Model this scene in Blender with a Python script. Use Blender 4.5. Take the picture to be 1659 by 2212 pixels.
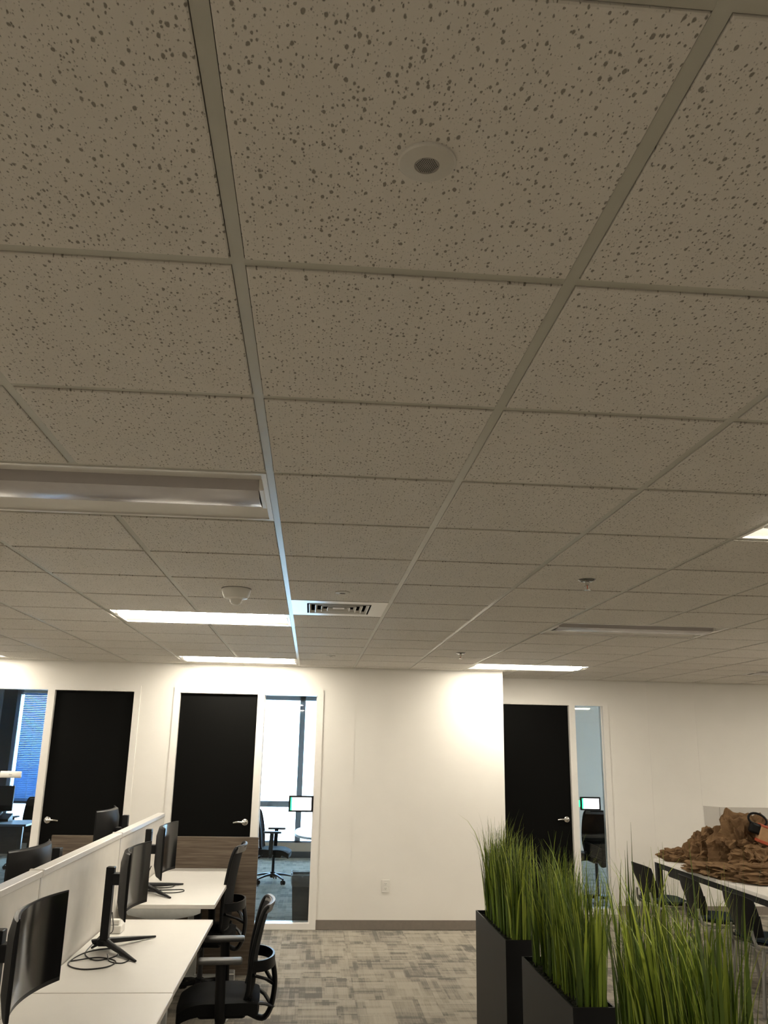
import bpy, bmesh, math, random
from mathutils import Vector, Matrix, noise
for o in list(bpy.data.objects): bpy.data.objects.remove(o)
scene = bpy.context.scene
COL = scene.collection
PI = math.pi
R = math.radians
random.seed(7)

# ---------------------------------------------------------------- camera
F_PX, PITCH, YAW, ROLL = 1819.24, 0.270386, 0.0785367, 0.0186551
CAM_Z = 1.84
cp, sp, cy_, sy_ = math.cos(PITCH), math.sin(PITCH), math.cos(YAW), math.sin(YAW)
fwd = Vector((sy_*cp, cy_*cp, sp)); rgt = Vector((cy_, -sy_, 0)); upv = rgt.cross(fwd)
cr, sr = math.cos(ROLL), math.sin(ROLL)
rgt2 = rgt*cr + upv*sr; up2 = -rgt*sr + upv*cr
cam = bpy.data.cameras.new('camera'); camo = bpy.data.objects.new('camera', cam); COL.objects.link(camo)
mw = Matrix((rgt2, up2, -fwd)).transposed().to_4x4(); mw.translation = (0, 0, CAM_Z)
camo.matrix_world = mw
cam.sensor_fit = 'VERTICAL'; cam.sensor_height = 36.0; cam.lens = F_PX*36.0/2212.0
cam.clip_start = 0.02; cam.clip_end = 200
scene.camera = camo

# ---------------------------------------------------------------- world, exposure
W = bpy.data.worlds.new('World'); scene.world = W; W.use_nodes = True
bg = W.node_tree.nodes['Background']
bg.inputs[0].default_value = (0.47, 0.71, 1.0, 1); bg.inputs[1].default_value = 13.0
scene.view_settings.view_transform = 'Standard'
scene.view_settings.look = 'None'
scene.view_settings.gamma = 1.0
scene.view_settings.use_curve_mapping = False
scene.view_settings.exposure = 0.88
LAMP_POWER = 24.0
LAMP_COL = (1.0, 0.92, 0.78)

# ---------------------------------------------------------------- materials
MATS = {}
def nt(name):
    m = bpy.data.materials.new(name); m.use_nodes = True
    return m, m.node_tree, m.node_tree.nodes['Principled BSDF']
def simple(name, col, rough=0.5, metal=0.0, spec=0.5, var=0.06, scale=30.0, bump=0.0, bscale=200.0, emis=None):
    m, t, p = nt(name); n = t.nodes; L = t.links
    p.inputs['Roughness'].default_value = rough; p.inputs['Metallic'].default_value = metal
    p.inputs['Specular IOR Level'].default_value = spec
    g = n.new('ShaderNodeTexCoord')
    nz = n.new('ShaderNodeTexNoise'); nz.inputs['Scale'].default_value = scale; nz.inputs['Detail'].default_value = 3
    L.new(g.outputs['Object'], nz.inputs['Vector'])
    rp = n.new('ShaderNodeValToRGB')
    rp.color_ramp.elements[0].position = 0.3; rp.color_ramp.elements[1].position = 0.7
    rp.color_ramp.elements[0].color = tuple(c*(1-var) for c in col)+(1,)
    rp.color_ramp.elements[1].color = tuple(min(1, c*(1+var)) for c in col)+(1,)
    L.new(nz.outputs['Fac'], rp.inputs['Fac']); L.new(rp.outputs['Color'], p.inputs['Base Color'])
    if bump:
        b = n.new('ShaderNodeBump'); b.inputs['Strength'].default_value = bump; b.inputs['Distance'].default_value = 0.002
        n2 = n.new('ShaderNodeTexNoise'); n2.inputs['Scale'].default_value = bscale
        L.new(g.outputs['Object'], n2.inputs['Vector']); L.new(n2.outputs['Fac'], b.inputs['Height']); L.new(b.outputs['Normal'], p.inputs['Normal'])
    if emis:
        p.inputs['Emission Color'].default_value = tuple(emis[0])+(1,); p.inputs['Emission Strength'].default_value = emis[1]
    MATS[name] = m
    return m
simple('wall_paint', (0.80, 0.775, 0.725), 0.55, var=0.015, scale=3, bump=0.08, bscale=350)
simple('office_paint', (0.70, 0.55, 0.43), 0.6, var=0.02, scale=3)
simple('trim_white', (0.80, 0.775, 0.73), 0.35, var=0.01)
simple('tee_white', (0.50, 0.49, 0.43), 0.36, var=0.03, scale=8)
simple('troffer_white', (0.80, 0.78, 0.74), 0.32, var=0.01)
simple('lens_off', (0.46, 0.43, 0.43), 0.25, var=0.02)
simple('lens_on', (0.9, 0.88, 0.82), 0.4, var=0.01, emis=(LAMP_COL, LAMP_POWER))
simple('plenum', (0.10, 0.095, 0.085), 0.9)
simple('door_black', (0.0030, 0.0030, 0.0027), 0.5, spec=0.07, var=0.12, scale=60)
simple('rubber_base', (0.20, 0.17, 0.14), 0.6, var=0.05)
simple('chrome', (0.62, 0.60, 0.57), 0.22, metal=1.0)
simple('dark_chrome', (0.25, 0.25, 0.25), 0.18, metal=1.0)
simple('plastic_white', (0.76, 0.74, 0.69), 0.35, var=0.02)
simple('plastic_black', (0.0065, 0.0065, 0.007), 0.42, spec=0.2, var=0.1)
simple('speaker_white', (0.585, 0.56, 0.51), 0.45, var=0.02)
simple('grille_grey', (0.34, 0.32, 0.30), 0.5, var=0.05)
simple('plastic_grey', (0.13, 0.125, 0.12), 0.45, var=0.08)
simple('arm_pad', (0.07, 0.068, 0.065), 0.5, var=0.08)
simple('mesh_black', (0.007, 0.007, 0.0075), 0.8, spec=0.2, var=0.25, scale=300, bump=0.4, bscale=600)
simple('fabric_black', (0.008, 0.008, 0.008), 0.9, spec=0.15, var=0.2, scale=250, bump=0.3, bscale=500)
simple('desk_white', (0.71, 0.685, 0.64), 0.38, var=0.012, scale=6)
simple('desk_edge', (0.60, 0.57, 0.53), 0.45, var=0.03)
simple('desk_steel', (0.52, 0.53, 0.52), 0.4, metal=0.25, var=0.05, bump=0.05, bscale=400)
simple('divider_fabric', (0.72, 0.69, 0.64), 0.9, spec=0.2, var=0.025, scale=14, bump=0.2, bscale=500)
simple('divider_cap', (0.72, 0.69, 0.65), 0.35, var=0.02)
simple('screen', (0.006, 0.006, 0.0065), 0.14, spec=0.42, var=0.05)
simple('planter_black', (0.007, 0.007, 0.0072), 0.45, spec=0.17, var=0.12, scale=8)
simple('soil', (0.013, 0.014, 0.009), 0.95, spec=0.1, var=0.7, scale=120, bump=1.0, bscale=150)
simple('shell_black', (0.006, 0.006, 0.0065), 0.5, spec=0.2, var=0.1)
simple('seat_blue', (0.018, 0.029, 0.042), 0.85, spec=0.2, var=0.2, scale=200, bump=0.3, bscale=400)
simple('leg_silver', (0.30, 0.29, 0.275), 0.42, metal=0.5, var=0.05)
simple('steel_dark', (0.016, 0.016, 0.018), 0.4, spec=0.4, var=0.1)
simple('orange_card', (0.40, 0.075, 0.028), 0.6, var=0.1)
simple('tan_card', (0.42, 0.25, 0.125), 0.75, var=0.08)
simple('mullion', (0.30, 0.34, 0.40), 0.45, var=0.04)
simple('slate', (0.055, 0.065, 0.075), 0.5, var=0.06)
simple('bin_black', (0.012, 0.012, 0.012), 0.5, var=0.1)
simple('screen_on', (0.9, 0.9, 0.9), 0.3, emis=((0.93, 0.97, 1.0), 1.6))
simple('led_green', (0.05, 0.6, 0.2), 0.3, emis=((0.03, 0.9, 0.28), 1.3))
simple('cable_black', (0.012, 0.011, 0.011), 0.45, var=0.1)
simple('cable_grey', (0.35, 0.33, 0.30), 0.5, var=0.1)
simple('steel_grey', (0.20, 0.20, 0.195), 0.5, var=0.06)
simple('table_white', (0.78, 0.75, 0.71), 0.35, var=0.012)
simple('desk_slate', (0.10, 0.13, 0.17), 0.4, var=0.04)
simple('bluewhite_top', (0.62, 0.68, 0.70), 0.35, var=0.02)
simple('print_grey', (0.36, 0.34, 0.33), 0.6)

def glass_mat(name, tint, refl_add=0.0, haze=None):
    m = bpy.data.materials.new(name); m.use_nodes = True; t = m.node_tree; n = t.nodes; L = t.links
    n.remove(n['Principled BSDF']); out = n['Material Output']
    tr = n.new('ShaderNodeBsdfTransparent'); tr.inputs[0].default_value = tint+(1,)
    gl = n.new('ShaderNodeBsdfGlossy'); gl.inputs['Roughness'].default_value = 0.02
    fr = n.new('ShaderNodeFresnel'); fr.inputs['IOR'].default_value = 1.5
    mx = n.new('ShaderNodeMixShader'); L.new(fr.outputs[0], mx.inputs[0]); L.new(tr.outputs[0], mx.inputs[1]); L.new(gl.outputs[0], mx.inputs[2])
    last = mx
    if haze:
        d = n.new('ShaderNodeBsdfDiffuse'); d.inputs[0].default_value = haze[0]+(1,)
        m2 = n.new('ShaderNodeMixShader'); m2.inputs[0].default_value = haze[1]
        nz = n.new('ShaderNodeTexNoise'); nz.inputs['Scale'].default_value = 3.0
        L.new(mx.outputs[0], m2.inputs[1]); L.new(d.outputs[0], m2.inputs[2]); last = m2
    L.new(last.outputs[0], out.inputs['Surface'])
    MATS[name] = m
glass_mat('glass', (0.93, 0.96, 0.96))
glass_mat('acrylic', (0.87, 0.86, 0.85), haze=((0.50, 0.48, 0.47), 0.14))

def blind_mat():
    m = bpy.data.materials.new('blind'); m.use_nodes = True; t = m.node_tree; n = t.nodes; L = t.links
    n.remove(n['Principled BSDF'])
    d = n.new('ShaderNodeBsdfDiffuse'); d.inputs[0].default_value = (0.42, 0.60, 0.80, 1)
    tr = n.new('ShaderNodeBsdfTranslucent'); tr.inputs[0].default_value = (0.13, 0.36, 0.62, 1)
    mx = n.new('ShaderNodeMixShader'); mx.inputs[0].default_value = 0.32
    L.new(d.outputs[0], mx.inputs[1]); L.new(tr.outputs[0], mx.inputs[2]); L.new(mx.outputs[0], n['Material Output'].inputs['Surface'])
    MATS['blind'] = m
blind_mat()
def N(t, typ, **kw):
    n = t.nodes.new(typ)
    for k, v in kw.items(): setattr(n, k, v)
    return n
def MATH(t, op, a, b=None, c=None):
    n = t.nodes.new('ShaderNodeMath'); n.operation = op
    for i, v in enumerate((a, b, c)):
        if v is None: continue
        if isinstance(v, (int, float)): n.inputs[i].default_value = v
        else: t.links.new(v, n.inputs[i])
    return n.outputs[0]

def make_tile_mat():
    m, t, p = nt('ceiling_tile'); L = t.links
    p.inputs['Roughness'].default_value = 0.9; p.inputs['Specular IOR Level'].default_value = 0.15
    g = N(t, 'ShaderNodeNewGeometry')
    mp = N(t, 'ShaderNodeMapping'); L.new(g.outputs['Position'], mp.inputs['Vector']); mp.inputs['Scale'].default_value = (1, 0.6, 1)
    dn = N(t, 'ShaderNodeTexNoise'); dn.inputs['Scale'].default_value = 160; dn.inputs['Detail'].default_value = 2
    L.new(mp.outputs[0], dn.inputs['Vector'])
    off = N(t, 'ShaderNodeVectorMath', operation='SCALE'); L.new(dn.outputs['Color'], off.inputs[0]); off.inputs['Scale'].default_value = 0.0040
    add = N(t, 'ShaderNodeVectorMath', operation='ADD'); L.new(mp.outputs[0], add.inputs[0]); L.new(off.outputs[0], add.inputs[1])
    masks = []
    for sc, rad, seed in ((74.0, 0.165, 0.0), (112.0, 0.145, 3.3), (210.0, 0.15, 7.7)):
        sh = N(t, 'ShaderNodeVectorMath', operation='ADD'); L.new(add.outputs[0], sh.inputs[0]); sh.inputs[1].default_value = (seed, seed*1.7, 0)
        fl = N(t, 'ShaderNodeVectorMath', operation='MULTIPLY'); L.new(sh.outputs[0], fl.inputs[0]); fl.inputs[1].default_value = (1, 1, 0)
        v = N(t, 'ShaderNodeTexVoronoi', voronoi_dimensions='2D'); v.inputs['Scale'].default_value = sc; L.new(fl.outputs[0], v.inputs['Vector'])
        sep = N(t, 'ShaderNodeSeparateColor'); L.new(v.outputs['Color'], sep.inputs[0])
        # radius random per cell; a share of the cells stay empty
        rr = MATH(t, 'MULTIPLY', MATH(t, 'MAXIMUM', MATH(t, 'SUBTRACT', sep.outputs[0], 0.35), 0.0), rad/0.65*1.35)
        d = MATH(t, 'SUBTRACT', rr, v.outputs['Distance'])
        s = N(t, 'ShaderNodeMapRange'); L.new(d, s.inputs['Value']); s.inputs['From Min'].default_value = -0.02; s.inputs['From Max'].default_value = 0.06
        masks.append(s.outputs[0])
    pit = MATH(t, 'MAXIMUM', MATH(t, 'MAXIMUM', masks[0], masks[1]), MATH(t, 'MULTIPLY', masks[2], 0.45))
    mott = N(t, 'ShaderNodeTexNoise'); mott.inputs['Scale'].default_value = 9; mott.inputs['Detail'].default_value = 4; L.new(mp.outputs[0], mott.inputs['Vector'])
    base = N(t, 'ShaderNodeMix', data_type='RGBA'); L.new(mott.outputs['Fac'], base.inputs['Factor'])
    base.inputs['A'].default_value = (0.67, 0.64, 0.59, 1); base.inputs['B'].default_value = (0.74, 0.705, 0.655, 1)
    cm = N(t, 'ShaderNodeMix', data_type='RGBA'); L.new(MATH(t, 'MULTIPLY', pit, 0.80), cm.inputs['Factor']); L.new(base.outputs['Result'], cm.inputs['A'])
    cm.inputs['B'].default_value = (0.16, 0.145, 0.115, 1)  # pits get the shade of a hole painted into the colour
    L.new(cm.outputs['Result'], p.inputs['Base Color'])
    grain = N(t, 'ShaderNodeTexNoise'); grain.inputs['Scale'].default_value = 420; L.new(mp.outputs[0], grain.inputs['Vector'])
    hgt = MATH(t, 'SUBTRACT', MATH(t, 'MULTIPLY', grain.outputs['Fac'], 0.25), pit)
    b = N(t, 'ShaderNodeBump'); b.inputs['Strength'].default_value = 0.55; b.inputs['Distance'].default_value = 0.003
    L.new(hgt, b.inputs['Height']); L.new(b.outputs['Normal'], p.inputs['Normal'])
    MATS['ceiling_tile'] = m
make_tile_mat()

def make_carpet():
    m, t, p = nt('carpet'); L = t.links
    p.inputs['Roughness'].default_value = 0.95; p.inputs['Specular IOR Level'].default_value = 0.1
    tc = N(t, 'ShaderNodeTexCoord'); oi = N(t, 'ShaderNodeObjectInfo')
    off = N(t, 'ShaderNodeVectorMath', operation='SCALE'); off.inputs[0].default_value = (37.0, 53.0, 0); L.new(oi.outputs['Random'], off.inputs['Scale'])
    co = N(t, 'ShaderNodeVectorMath', operation='ADD'); L.new(tc.outputs['Object'], co.inputs[0]); L.new(off.outputs[0], co.inputs[1])
    def cells(sx, sy, seed):
        mu = N(t, 'ShaderNodeVectorMath', operation='MULTIPLY_ADD'); L.new(co.outputs[0], mu.inputs[0]); mu.inputs[1].default_value = (sx, sy, 0); mu.inputs[2].default_value = (seed, seed*2.1, 0)
        f = N(t, 'ShaderNodeVectorMath', operation='FLOOR'); L.new(mu.outputs[0], f.inputs[0])
        w = N(t, 'ShaderNodeTexWhiteNoise', noise_dimensions='2D'); L.new(f.outputs[0], w.inputs['Vector'])
        return w.outputs['Value']
    a = cells(3.3, 5.0, 1.3); b = cells(6.0, 12.0, 5.1); c = cells(3.3, 24.0, 9.2); d = cells(20.0, 5.0, 2.2)
    stre = cells(160.0, 5.0, 4.4); strf = cells(6.0, 170.0, 7.9)
    big = N(t, 'ShaderNodeTexNoise'); big.inputs['Scale'].default_value = 2.2; L.new(co.outputs[0], big.inputs['Vector'])
    s = MATH(t, 'ADD', MATH(t, 'MULTIPLY', a, 0.34), MATH(t, 'MULTIPLY', b, 0.22))
    s = MATH(t, 'ADD', s, MATH(t, 'MULTIPLY', MATH(t, 'GREATER_THAN', c, 0.72), 0.16))
    s = MATH(t, 'ADD', s, MATH(t, 'MULTIPLY', MATH(t, 'GREATER_THAN', d, 0.72), 0.16))
    s = MATH(t, 'ADD', s, MATH(t, 'MULTIPLY', stre, 0.13)); s = MATH(t, 'ADD', s, MATH(t, 'MULTIPLY', strf, 0.13))
    s = MATH(t, 'ADD', s, MATH(t, 'MULTIPLY', oi.outputs['Random'], 0.16))
    s = MATH(t, 'ADD', s, MATH(t, 'MULTIPLY', big.outputs['Fac'], 0.25))
    rp = N(t, 'ShaderNodeValToRGB'); L.new(s, rp.inputs['Fac'])
    e = rp.color_ramp.elements
    e[0].position = 0.42; e[0].color = (0.36, 0.325, 0.27, 1); e[1].position = 1.0; e[1].color = (0.15, 0.138, 0.122, 1)
    k = rp.color_ramp.elements.new(0.66); k.color = (0.30, 0.272, 0.226, 1)
    k = rp.color_ramp.elements.new(0.82); k.color = (0.235, 0.215, 0.182, 1)
    fz = N(t, 'ShaderNodeTexNoise'); fz.inputs['Scale'].default_value = 500; L.new(tc.outputs['Object'], fz.inputs['Vector'])
    mx = N(t, 'ShaderNodeMix', data_type='RGBA', blend_type='OVERLAY'); mx.inputs['Factor'].default_value = 0.35
    L.new(rp.outputs['Color'], mx.inputs['A']); L.new(fz.outputs['Color'], mx.inputs['B'])
    bw = N(t, 'ShaderNodeRGBToBW'); L.new(fz.outputs['Color'], bw.inputs[0]); L.new(bw.outputs[0], mx.inputs['B'])
    L.new(mx.outputs['Result'], p.inputs['Base Color'])
    bp = N(t, 'ShaderNodeBump'); bp.inputs['Strength'].default_value = 0.5; bp.inputs['Distance'].default_value = 0.003; L.new(fz.outputs['Fac'], bp.inputs['Height']); L.new(bp.outputs['Normal'], p.inputs['Normal'])
    MATS['carpet'] = m
make_carpet()

def make_wood():
    m, t, p = nt('wood_laminate'); L = t.links
    p.inputs['Roughness'].default_value = 0.5; p.inputs['Specular IOR Level'].default_value = 0.3
    tc = N(t, 'ShaderNodeTexCoord'); mp = N(t, 'ShaderNodeMapping'); mp.inputs['Scale'].default_value = (1.6, 1.6, 34.0); L.new(tc.outputs['Object'], mp.inputs['Vector'])
    nz = N(t, 'ShaderNodeTexNoise'); nz.inputs['Scale'].default_value = 2.2; nz.inputs['Detail'].default_value = 6; nz.inputs['Distortion'].default_value = 0.6; L.new(mp.outputs[0], nz.inputs['Vector'])
    rp = N(t, 'ShaderNodeValToRGB'); L.new(nz.outputs['Fac'], rp.inputs['Fac']); e = rp.color_ramp.elements
    e[0].position = 0.3; e[0].color = (0.075, 0.055, 0.040, 1); e[1].position = 0.7; e[1].color = (0.165, 0.128, 0.094, 1)
    L.new(rp.outputs['Color'], p.inputs['Base Color']); MATS['wood_laminate'] = m
make_wood()

def make_grass():
    m, t, p = nt('grass_blade'); L = t.links
    p.inputs['Roughness'].default_value = 0.45; p.inputs['Specular IOR Level'].default_value = 0.35
    at = N(t, 'ShaderNodeAttribute', attribute_name='tone')
    rp = N(t, 'ShaderNodeValToRGB'); L.new(at.outputs['Fac'], rp.inputs['Fac']); e = rp.color_ramp.elements
    e[0].position = 0.0; e[0].color = (0.022, 0.040, 0.006, 1); e[1].position = 1.0; e[1].color = (0.36, 0.42, 0.055, 1)
    k = e.new(0.55); k.color = (0.080, 0.128, 0.012, 1)
    L.new(rp.outputs['Color'], p.inputs['Base Color']); MATS['grass_blade'] = m
make_grass()

def make_kraft():
    m, t, p = nt('kraft_paper'); L = t.links
    p.inputs['Roughness'].default_value = 0.85; p.inputs['Specular IOR Level'].default_value = 0.15
    tc = N(t, 'ShaderNodeTexCoord'); nz = N(t, 'ShaderNodeTexNoise'); nz.inputs['Scale'].default_value = 9; nz.inputs['Detail'].default_value = 5; L.new(tc.outputs['Object'], nz.inputs['Vector'])
    rp = N(t, 'ShaderNodeValToRGB'); L.new(nz.outputs['Fac'], rp.inputs['Fac']); e = rp.color_ramp.elements
    e[0].position = 0.3; e[0].color = (0.105, 0.060, 0.030, 1); e[1].position = 0.72; e[1].color = (0.225, 0.138, 0.070, 1)
    L.new(rp.outputs['Color'], p.inputs['Base Color'])
    b = N(t, 'ShaderNodeBump'); b.inputs['Strength'].default_value = 0.35; b.inputs['Distance'].default_value = 0.006
    v = N(t, 'ShaderNodeTexVoronoi'); v.inputs['Scale'].default_value = 34; L.new(tc.outputs['Object'], v.inputs['Vector']); L.new(v.outputs['Distance'], b.inputs['Height']); L.new(b.outputs['Normal'], p.inputs['Normal'])
    MATS['kraft_paper'] = m
make_kraft()

# ---------------------------------------------------------------- geometry helpers
class MB:
    def __init__(s): s.v = []; s.f = []
    def add(s, vs, fs, M=None):
        b = len(s.v)
        s.v += [tuple(M @ Vector(q)) if M else tuple(q) for q in vs]
        s.f += [tuple(i+b for i in f) for f in fs]; return s
    def box(s, x0, x1, y0, y1, z0, z1, M=None):
        return s.add([(x0,y0,z0),(x1,y0,z0),(x1,y1,z0),(x0,y1,z0),(x0,y0,z1),(x1,y0,z1),(x1,y1,z1),(x0,y1,z1)],
                     [(3,2,1,0),(4,5,6,7),(0,1,5,4),(1,2,6,5),(2,3,7,6),(3,0,4,7)], M)
    def rbox(s, x0, x1, y0, y1, z0, z1, r=0.004, seg=2, M=None):
        bm = bmesh.new(); bmesh.ops.create_cube(bm, size=1)
        for v in bm.verts: v.co = Vector(((x0+x1)/2+v.co.x*(x1-x0), (y0+y1)/2+v.co.y*(y1-y0), (z0+z1)/2+v.co.z*(z1-z0)))
        bmesh.ops.bevel(bm, geom=bm.edges[:], offset=min(r, 0.49*min(x1-x0, y1-y0, z1-z0)), segments=seg, profile=0.5, affect='EDGES')
        bm.verts.index_update()
        s.add([v.co[:] for v in bm.verts], [[v.index for v in f.verts] for f in bm.faces], M); bm.free(); return s
    def tube(s, pts, r, n=8, closed=False, flat=None, cap=True):
        """sweep an n-gon of radius r (number or list); flat=(rw,rh) gives an elliptic section"""
        pts = [Vector(q) for q in pts]; k = len(pts); rs = r if isinstance(r, (list, tuple)) else [r]*k
        rings = []; prev = None
        for i, q in enumerate(pts):
            if closed: d = pts[(i+1) % k]-pts[i-1]
            else: d = pts[min(i+1, k-1)]-pts[max(i-1, 0)]
            d.normalize()
            if prev is None:
                a = Vector((0,0,1)) if abs(d.z) < 0.9 else Vector((1,0,0))
                u = d.cross(a).normalized()
            else:
                u = (prev-d*prev.dot(d)).normalized()
            prev = u; w = d.cross(u)
            fu, fw = flat if flat else (1, 1)
            rings.append([q+u*(math.cos(2*PI*j/n)*rs[i]*fu)+w*(math.sin(2*PI*j/n)*rs[i]*fw) for j in range(n)])
        vs = [tuple(p) for rg in rings for p in rg]; fs = []
        m = k if closed else k-1
        for i in range(m):
            a = i*n; b = ((i+1) % k)*n
            for j in range(n): fs.append((a+j, a+(j+1) % n, b+(j+1) % n, b+j))
        if cap and not closed:
            fs.append(tuple(range(n-1, -1, -1))); fs.append(tuple(range((k-1)*n, k*n)))
        return s.add(vs, fs)
    def lathe(s, prof, n=24, M=None):
        """profile [(r,z)...] about the z axis"""
        vs = []; fs = []
        for r, z in prof:
            for j in range(n): vs.append((r*math.cos(2*PI*j/n), r*math.sin(2*PI*j/n), z))
        for i in range(len(prof)-1):
            for j in range(n): fs.append((i*n+j, i*n+(j+1) % n, (i+1)*n+(j+1) % n, (i+1)*n+j))
        fs.append(tuple(range(n-1, -1, -1))); fs.append(tuple(range((len(prof)-1)*n, len(prof)*n)))
        return s.add(vs, fs, M)
    def sheet(s, rows, thick, nrm):
        """grid rows[i][j] of points thickened along nrm(i,j)"""
        a = len(rows); b = len(rows[0]); vs = []
        for i in range(a):
            for j in range(b): vs.append(Vector(rows[i][j]))
        base = a*b
        for i in range(a):
            for j in range(b): vs.append(Vector(rows[i][j])+Vector(nrm(i, j))*thick)
        fs = []
        I = lambda i, j, o=0: o*base+i*b+j
        for i in range(a-1):
            for j in range(b-1):
                fs.append((I(i,j), I(i+1,j), I(i+1,j+1), I(i,j+1))); fs.append((I(i,j,1), I(i,j+1,1), I(i+1,j+1,1), I(i+1,j,1)))
        for i in range(a-1):
            fs.append((I(i,0), I(i,0,1), I(i+1,0,1), I(i+1,0))); fs.append((I(i,b-1), I(i+1,b-1), I(i+1,b-1,1), I(i,b-1,1)))
        for j in range(b-1):
            fs.append((I(0,j), I(0,j+1), I(0,j+1,1), I(0,j,1))); fs.append((I(a-1,j), I(a-1,j,1), I(a-1,j+1,1), I(a-1,j+1)))
        return s.add([tuple(v) for v in vs], fs)
    def extrude(s, poly, axis, a0, a1, M=None):
        """poly of 2D points; axis 'x','y','z' is the extrusion axis (poly gives the other two in order)"""
        def mk(p, a):
            if axis == 'x': return (a, p[0], p[1])
            if axis == 'y': return (p[0], a, p[1])
            return (p[0], p[1], a)
        n = len(poly); vs = [mk(p, a0) for p in poly]+[mk(p, a1) for p in poly]
        fs = [tuple(range(n-1, -1, -1)), tuple(range(n, 2*n))]+[(i, (i+1) % n, n+(i+1) % n, n+i) for i in range(n)]
        return s.add(vs, fs, M)
    def mesh(s, name, mat, smooth=None):
        me = bpy.data.meshes.new(name); me.from_pydata(s.v, [], s.f); me.validate()
        bm = bmesh.new(); bm.from_mesh(me); bmesh.ops.recalc_face_normals(bm, faces=bm.faces[:]); bm.to_mesh(me); bm.free()
        if mat: me.materials.append(MATS[mat])
        if smooth:
            for p in me.polygons: p.use_smooth = True
            try: me.set_sharp_from_angle(angle=R(smooth))
            except Exception: pass
        return me
    def build(s, name, mat, parent=None, smooth=None, loc=None, rotz=0.0):
        o = bpy.data.objects.new(name, s.mesh(name, mat, smooth)); COL.objects.link(o)
        if loc: o.location = loc
        if rotz: o.rotation_euler = (0, 0, rotz)
        if parent: o.parent = parent
        return o
def tag(o, label=None, cat=None, group=None, kind=None):
    if label: o['label'] = label
    if cat: o['category'] = cat
    if group: o['group'] = group
    if kind: o['kind'] = kind
    return o
def thing(name, label, cat, loc=(0,0,0), rotz=0.0, group=None, kind=None):
    o = bpy.data.objects.new(name, None); COL.objects.link(o); o.location = loc; o.rotation_euler = (0, 0, rotz); o.empty_display_size = 0.1
    return tag(o, label, cat, group, kind)
def inst(name, me, parent, loc, rotz=0.0):
    o = bpy.data.objects.new(name, me); COL.objects.link(o); o.location = loc; o.rotation_euler = (0, 0, rotz); o.parent = parent
    return o
def struct(o, label=None):
    return tag(o, label, None, None, 'structure')
def arc(c, r, a0, a1, n, plane='xz'):
    out = []
    for i in range(n+1):
        a = a0+(a1-a0)*i/n; u = r*math.cos(a); w = r*math.sin(a)
        out.append((c[0]+u, c[1], c[2]+w) if plane == 'xz' else (c[0]+u, c[1]+w, c[2]))
    return out
def spline(pts, n=8):
    P = [Vector(p) for p in pts]; P = [P[0]*2-P[1]]+P+[P[-1]*2-P[-2]]; out = []
    for i in range(1, len(P)-2):
        for k in range(n):
            t = k/n; a, b, c, d = P[i-1], P[i], P[i+1], P[i+2]
            out.append(0.5*((2*b)+(c-a)*t+(2*a-5*b+4*c-d)*t*t+(3*b-a-3*c+d)*t**3))
    out.append(P[-2]); return out
def px(P):
    d = Vector(P)-Vector((0, 0, CAM_Z)); z = d.dot(fwd)
    if z <= 0.02: return None
    return (829.5+F_PX*d.dot(rgt2)/z, 1106-F_PX*d.dot(up2)/z, z)

# ================================================================= SETTING
T = 0.6096; GX, GY = -0.16448, 1.35467; CZ = 2.673
YW, YA, XC = 9.53, 10.40, 2.13           # office front wall, recessed wall, outer corner
XL, XR, YR = -9.0, 12.5, -7.0
YO = 15.2                                 # window wall of the offices
WT = 0.13
DOOR_H = 2.355

# floor -----------------------------------------------------------
floor = struct(MB().box(XL-0.3, XR+0.3, YR-0.3, YO+0.3, -0.12, -0.004).build('floor', 'carpet'), 'grey and beige patterned carpet tile floor')
cme = MB().box(-T/2+0.0006, T/2-0.0006, -T/2+0.0006, T/2-0.0006, -0.004, 0.0).mesh('carpet_tile', 'carpet')
edge = []
for i in range(-6, 9):
    for j in range(2, 15):
        x = 0.1+i*T; y = 0.65+j*T
        if y+T/2 > YW-0.001 and not (x-T/2 > XC and y+T/2 < YA): continue
        o = inst('carpet_tile', cme, floor, (x, y, 0), (i+j+random.randint(0, 1)*2) % 4*PI/2); tag(o)
# what the tiles leave is a plain carpet field at the same level
mb = MB()
xa, xb, ya, yb = 0.1-6*T-T/2, 0.1+8*T+T/2, 0.65+2*T-T/2, 0.65+14*T+T/2
mb.box(XL, xa-0.001, YR, YW, -0.004, 0); mb.box(xb+0.001, XR, YR, YA, -0.004, 0); mb.box(xa, xb, YR, ya-0.001, -0.004, 0)
mb.build('carpet_field', 'carpet', floor)
MB().box(XL, XR, YW+0.001, YO, -0.0045, -0.0005).build('office_carpet', 'carpet', floor)

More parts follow.
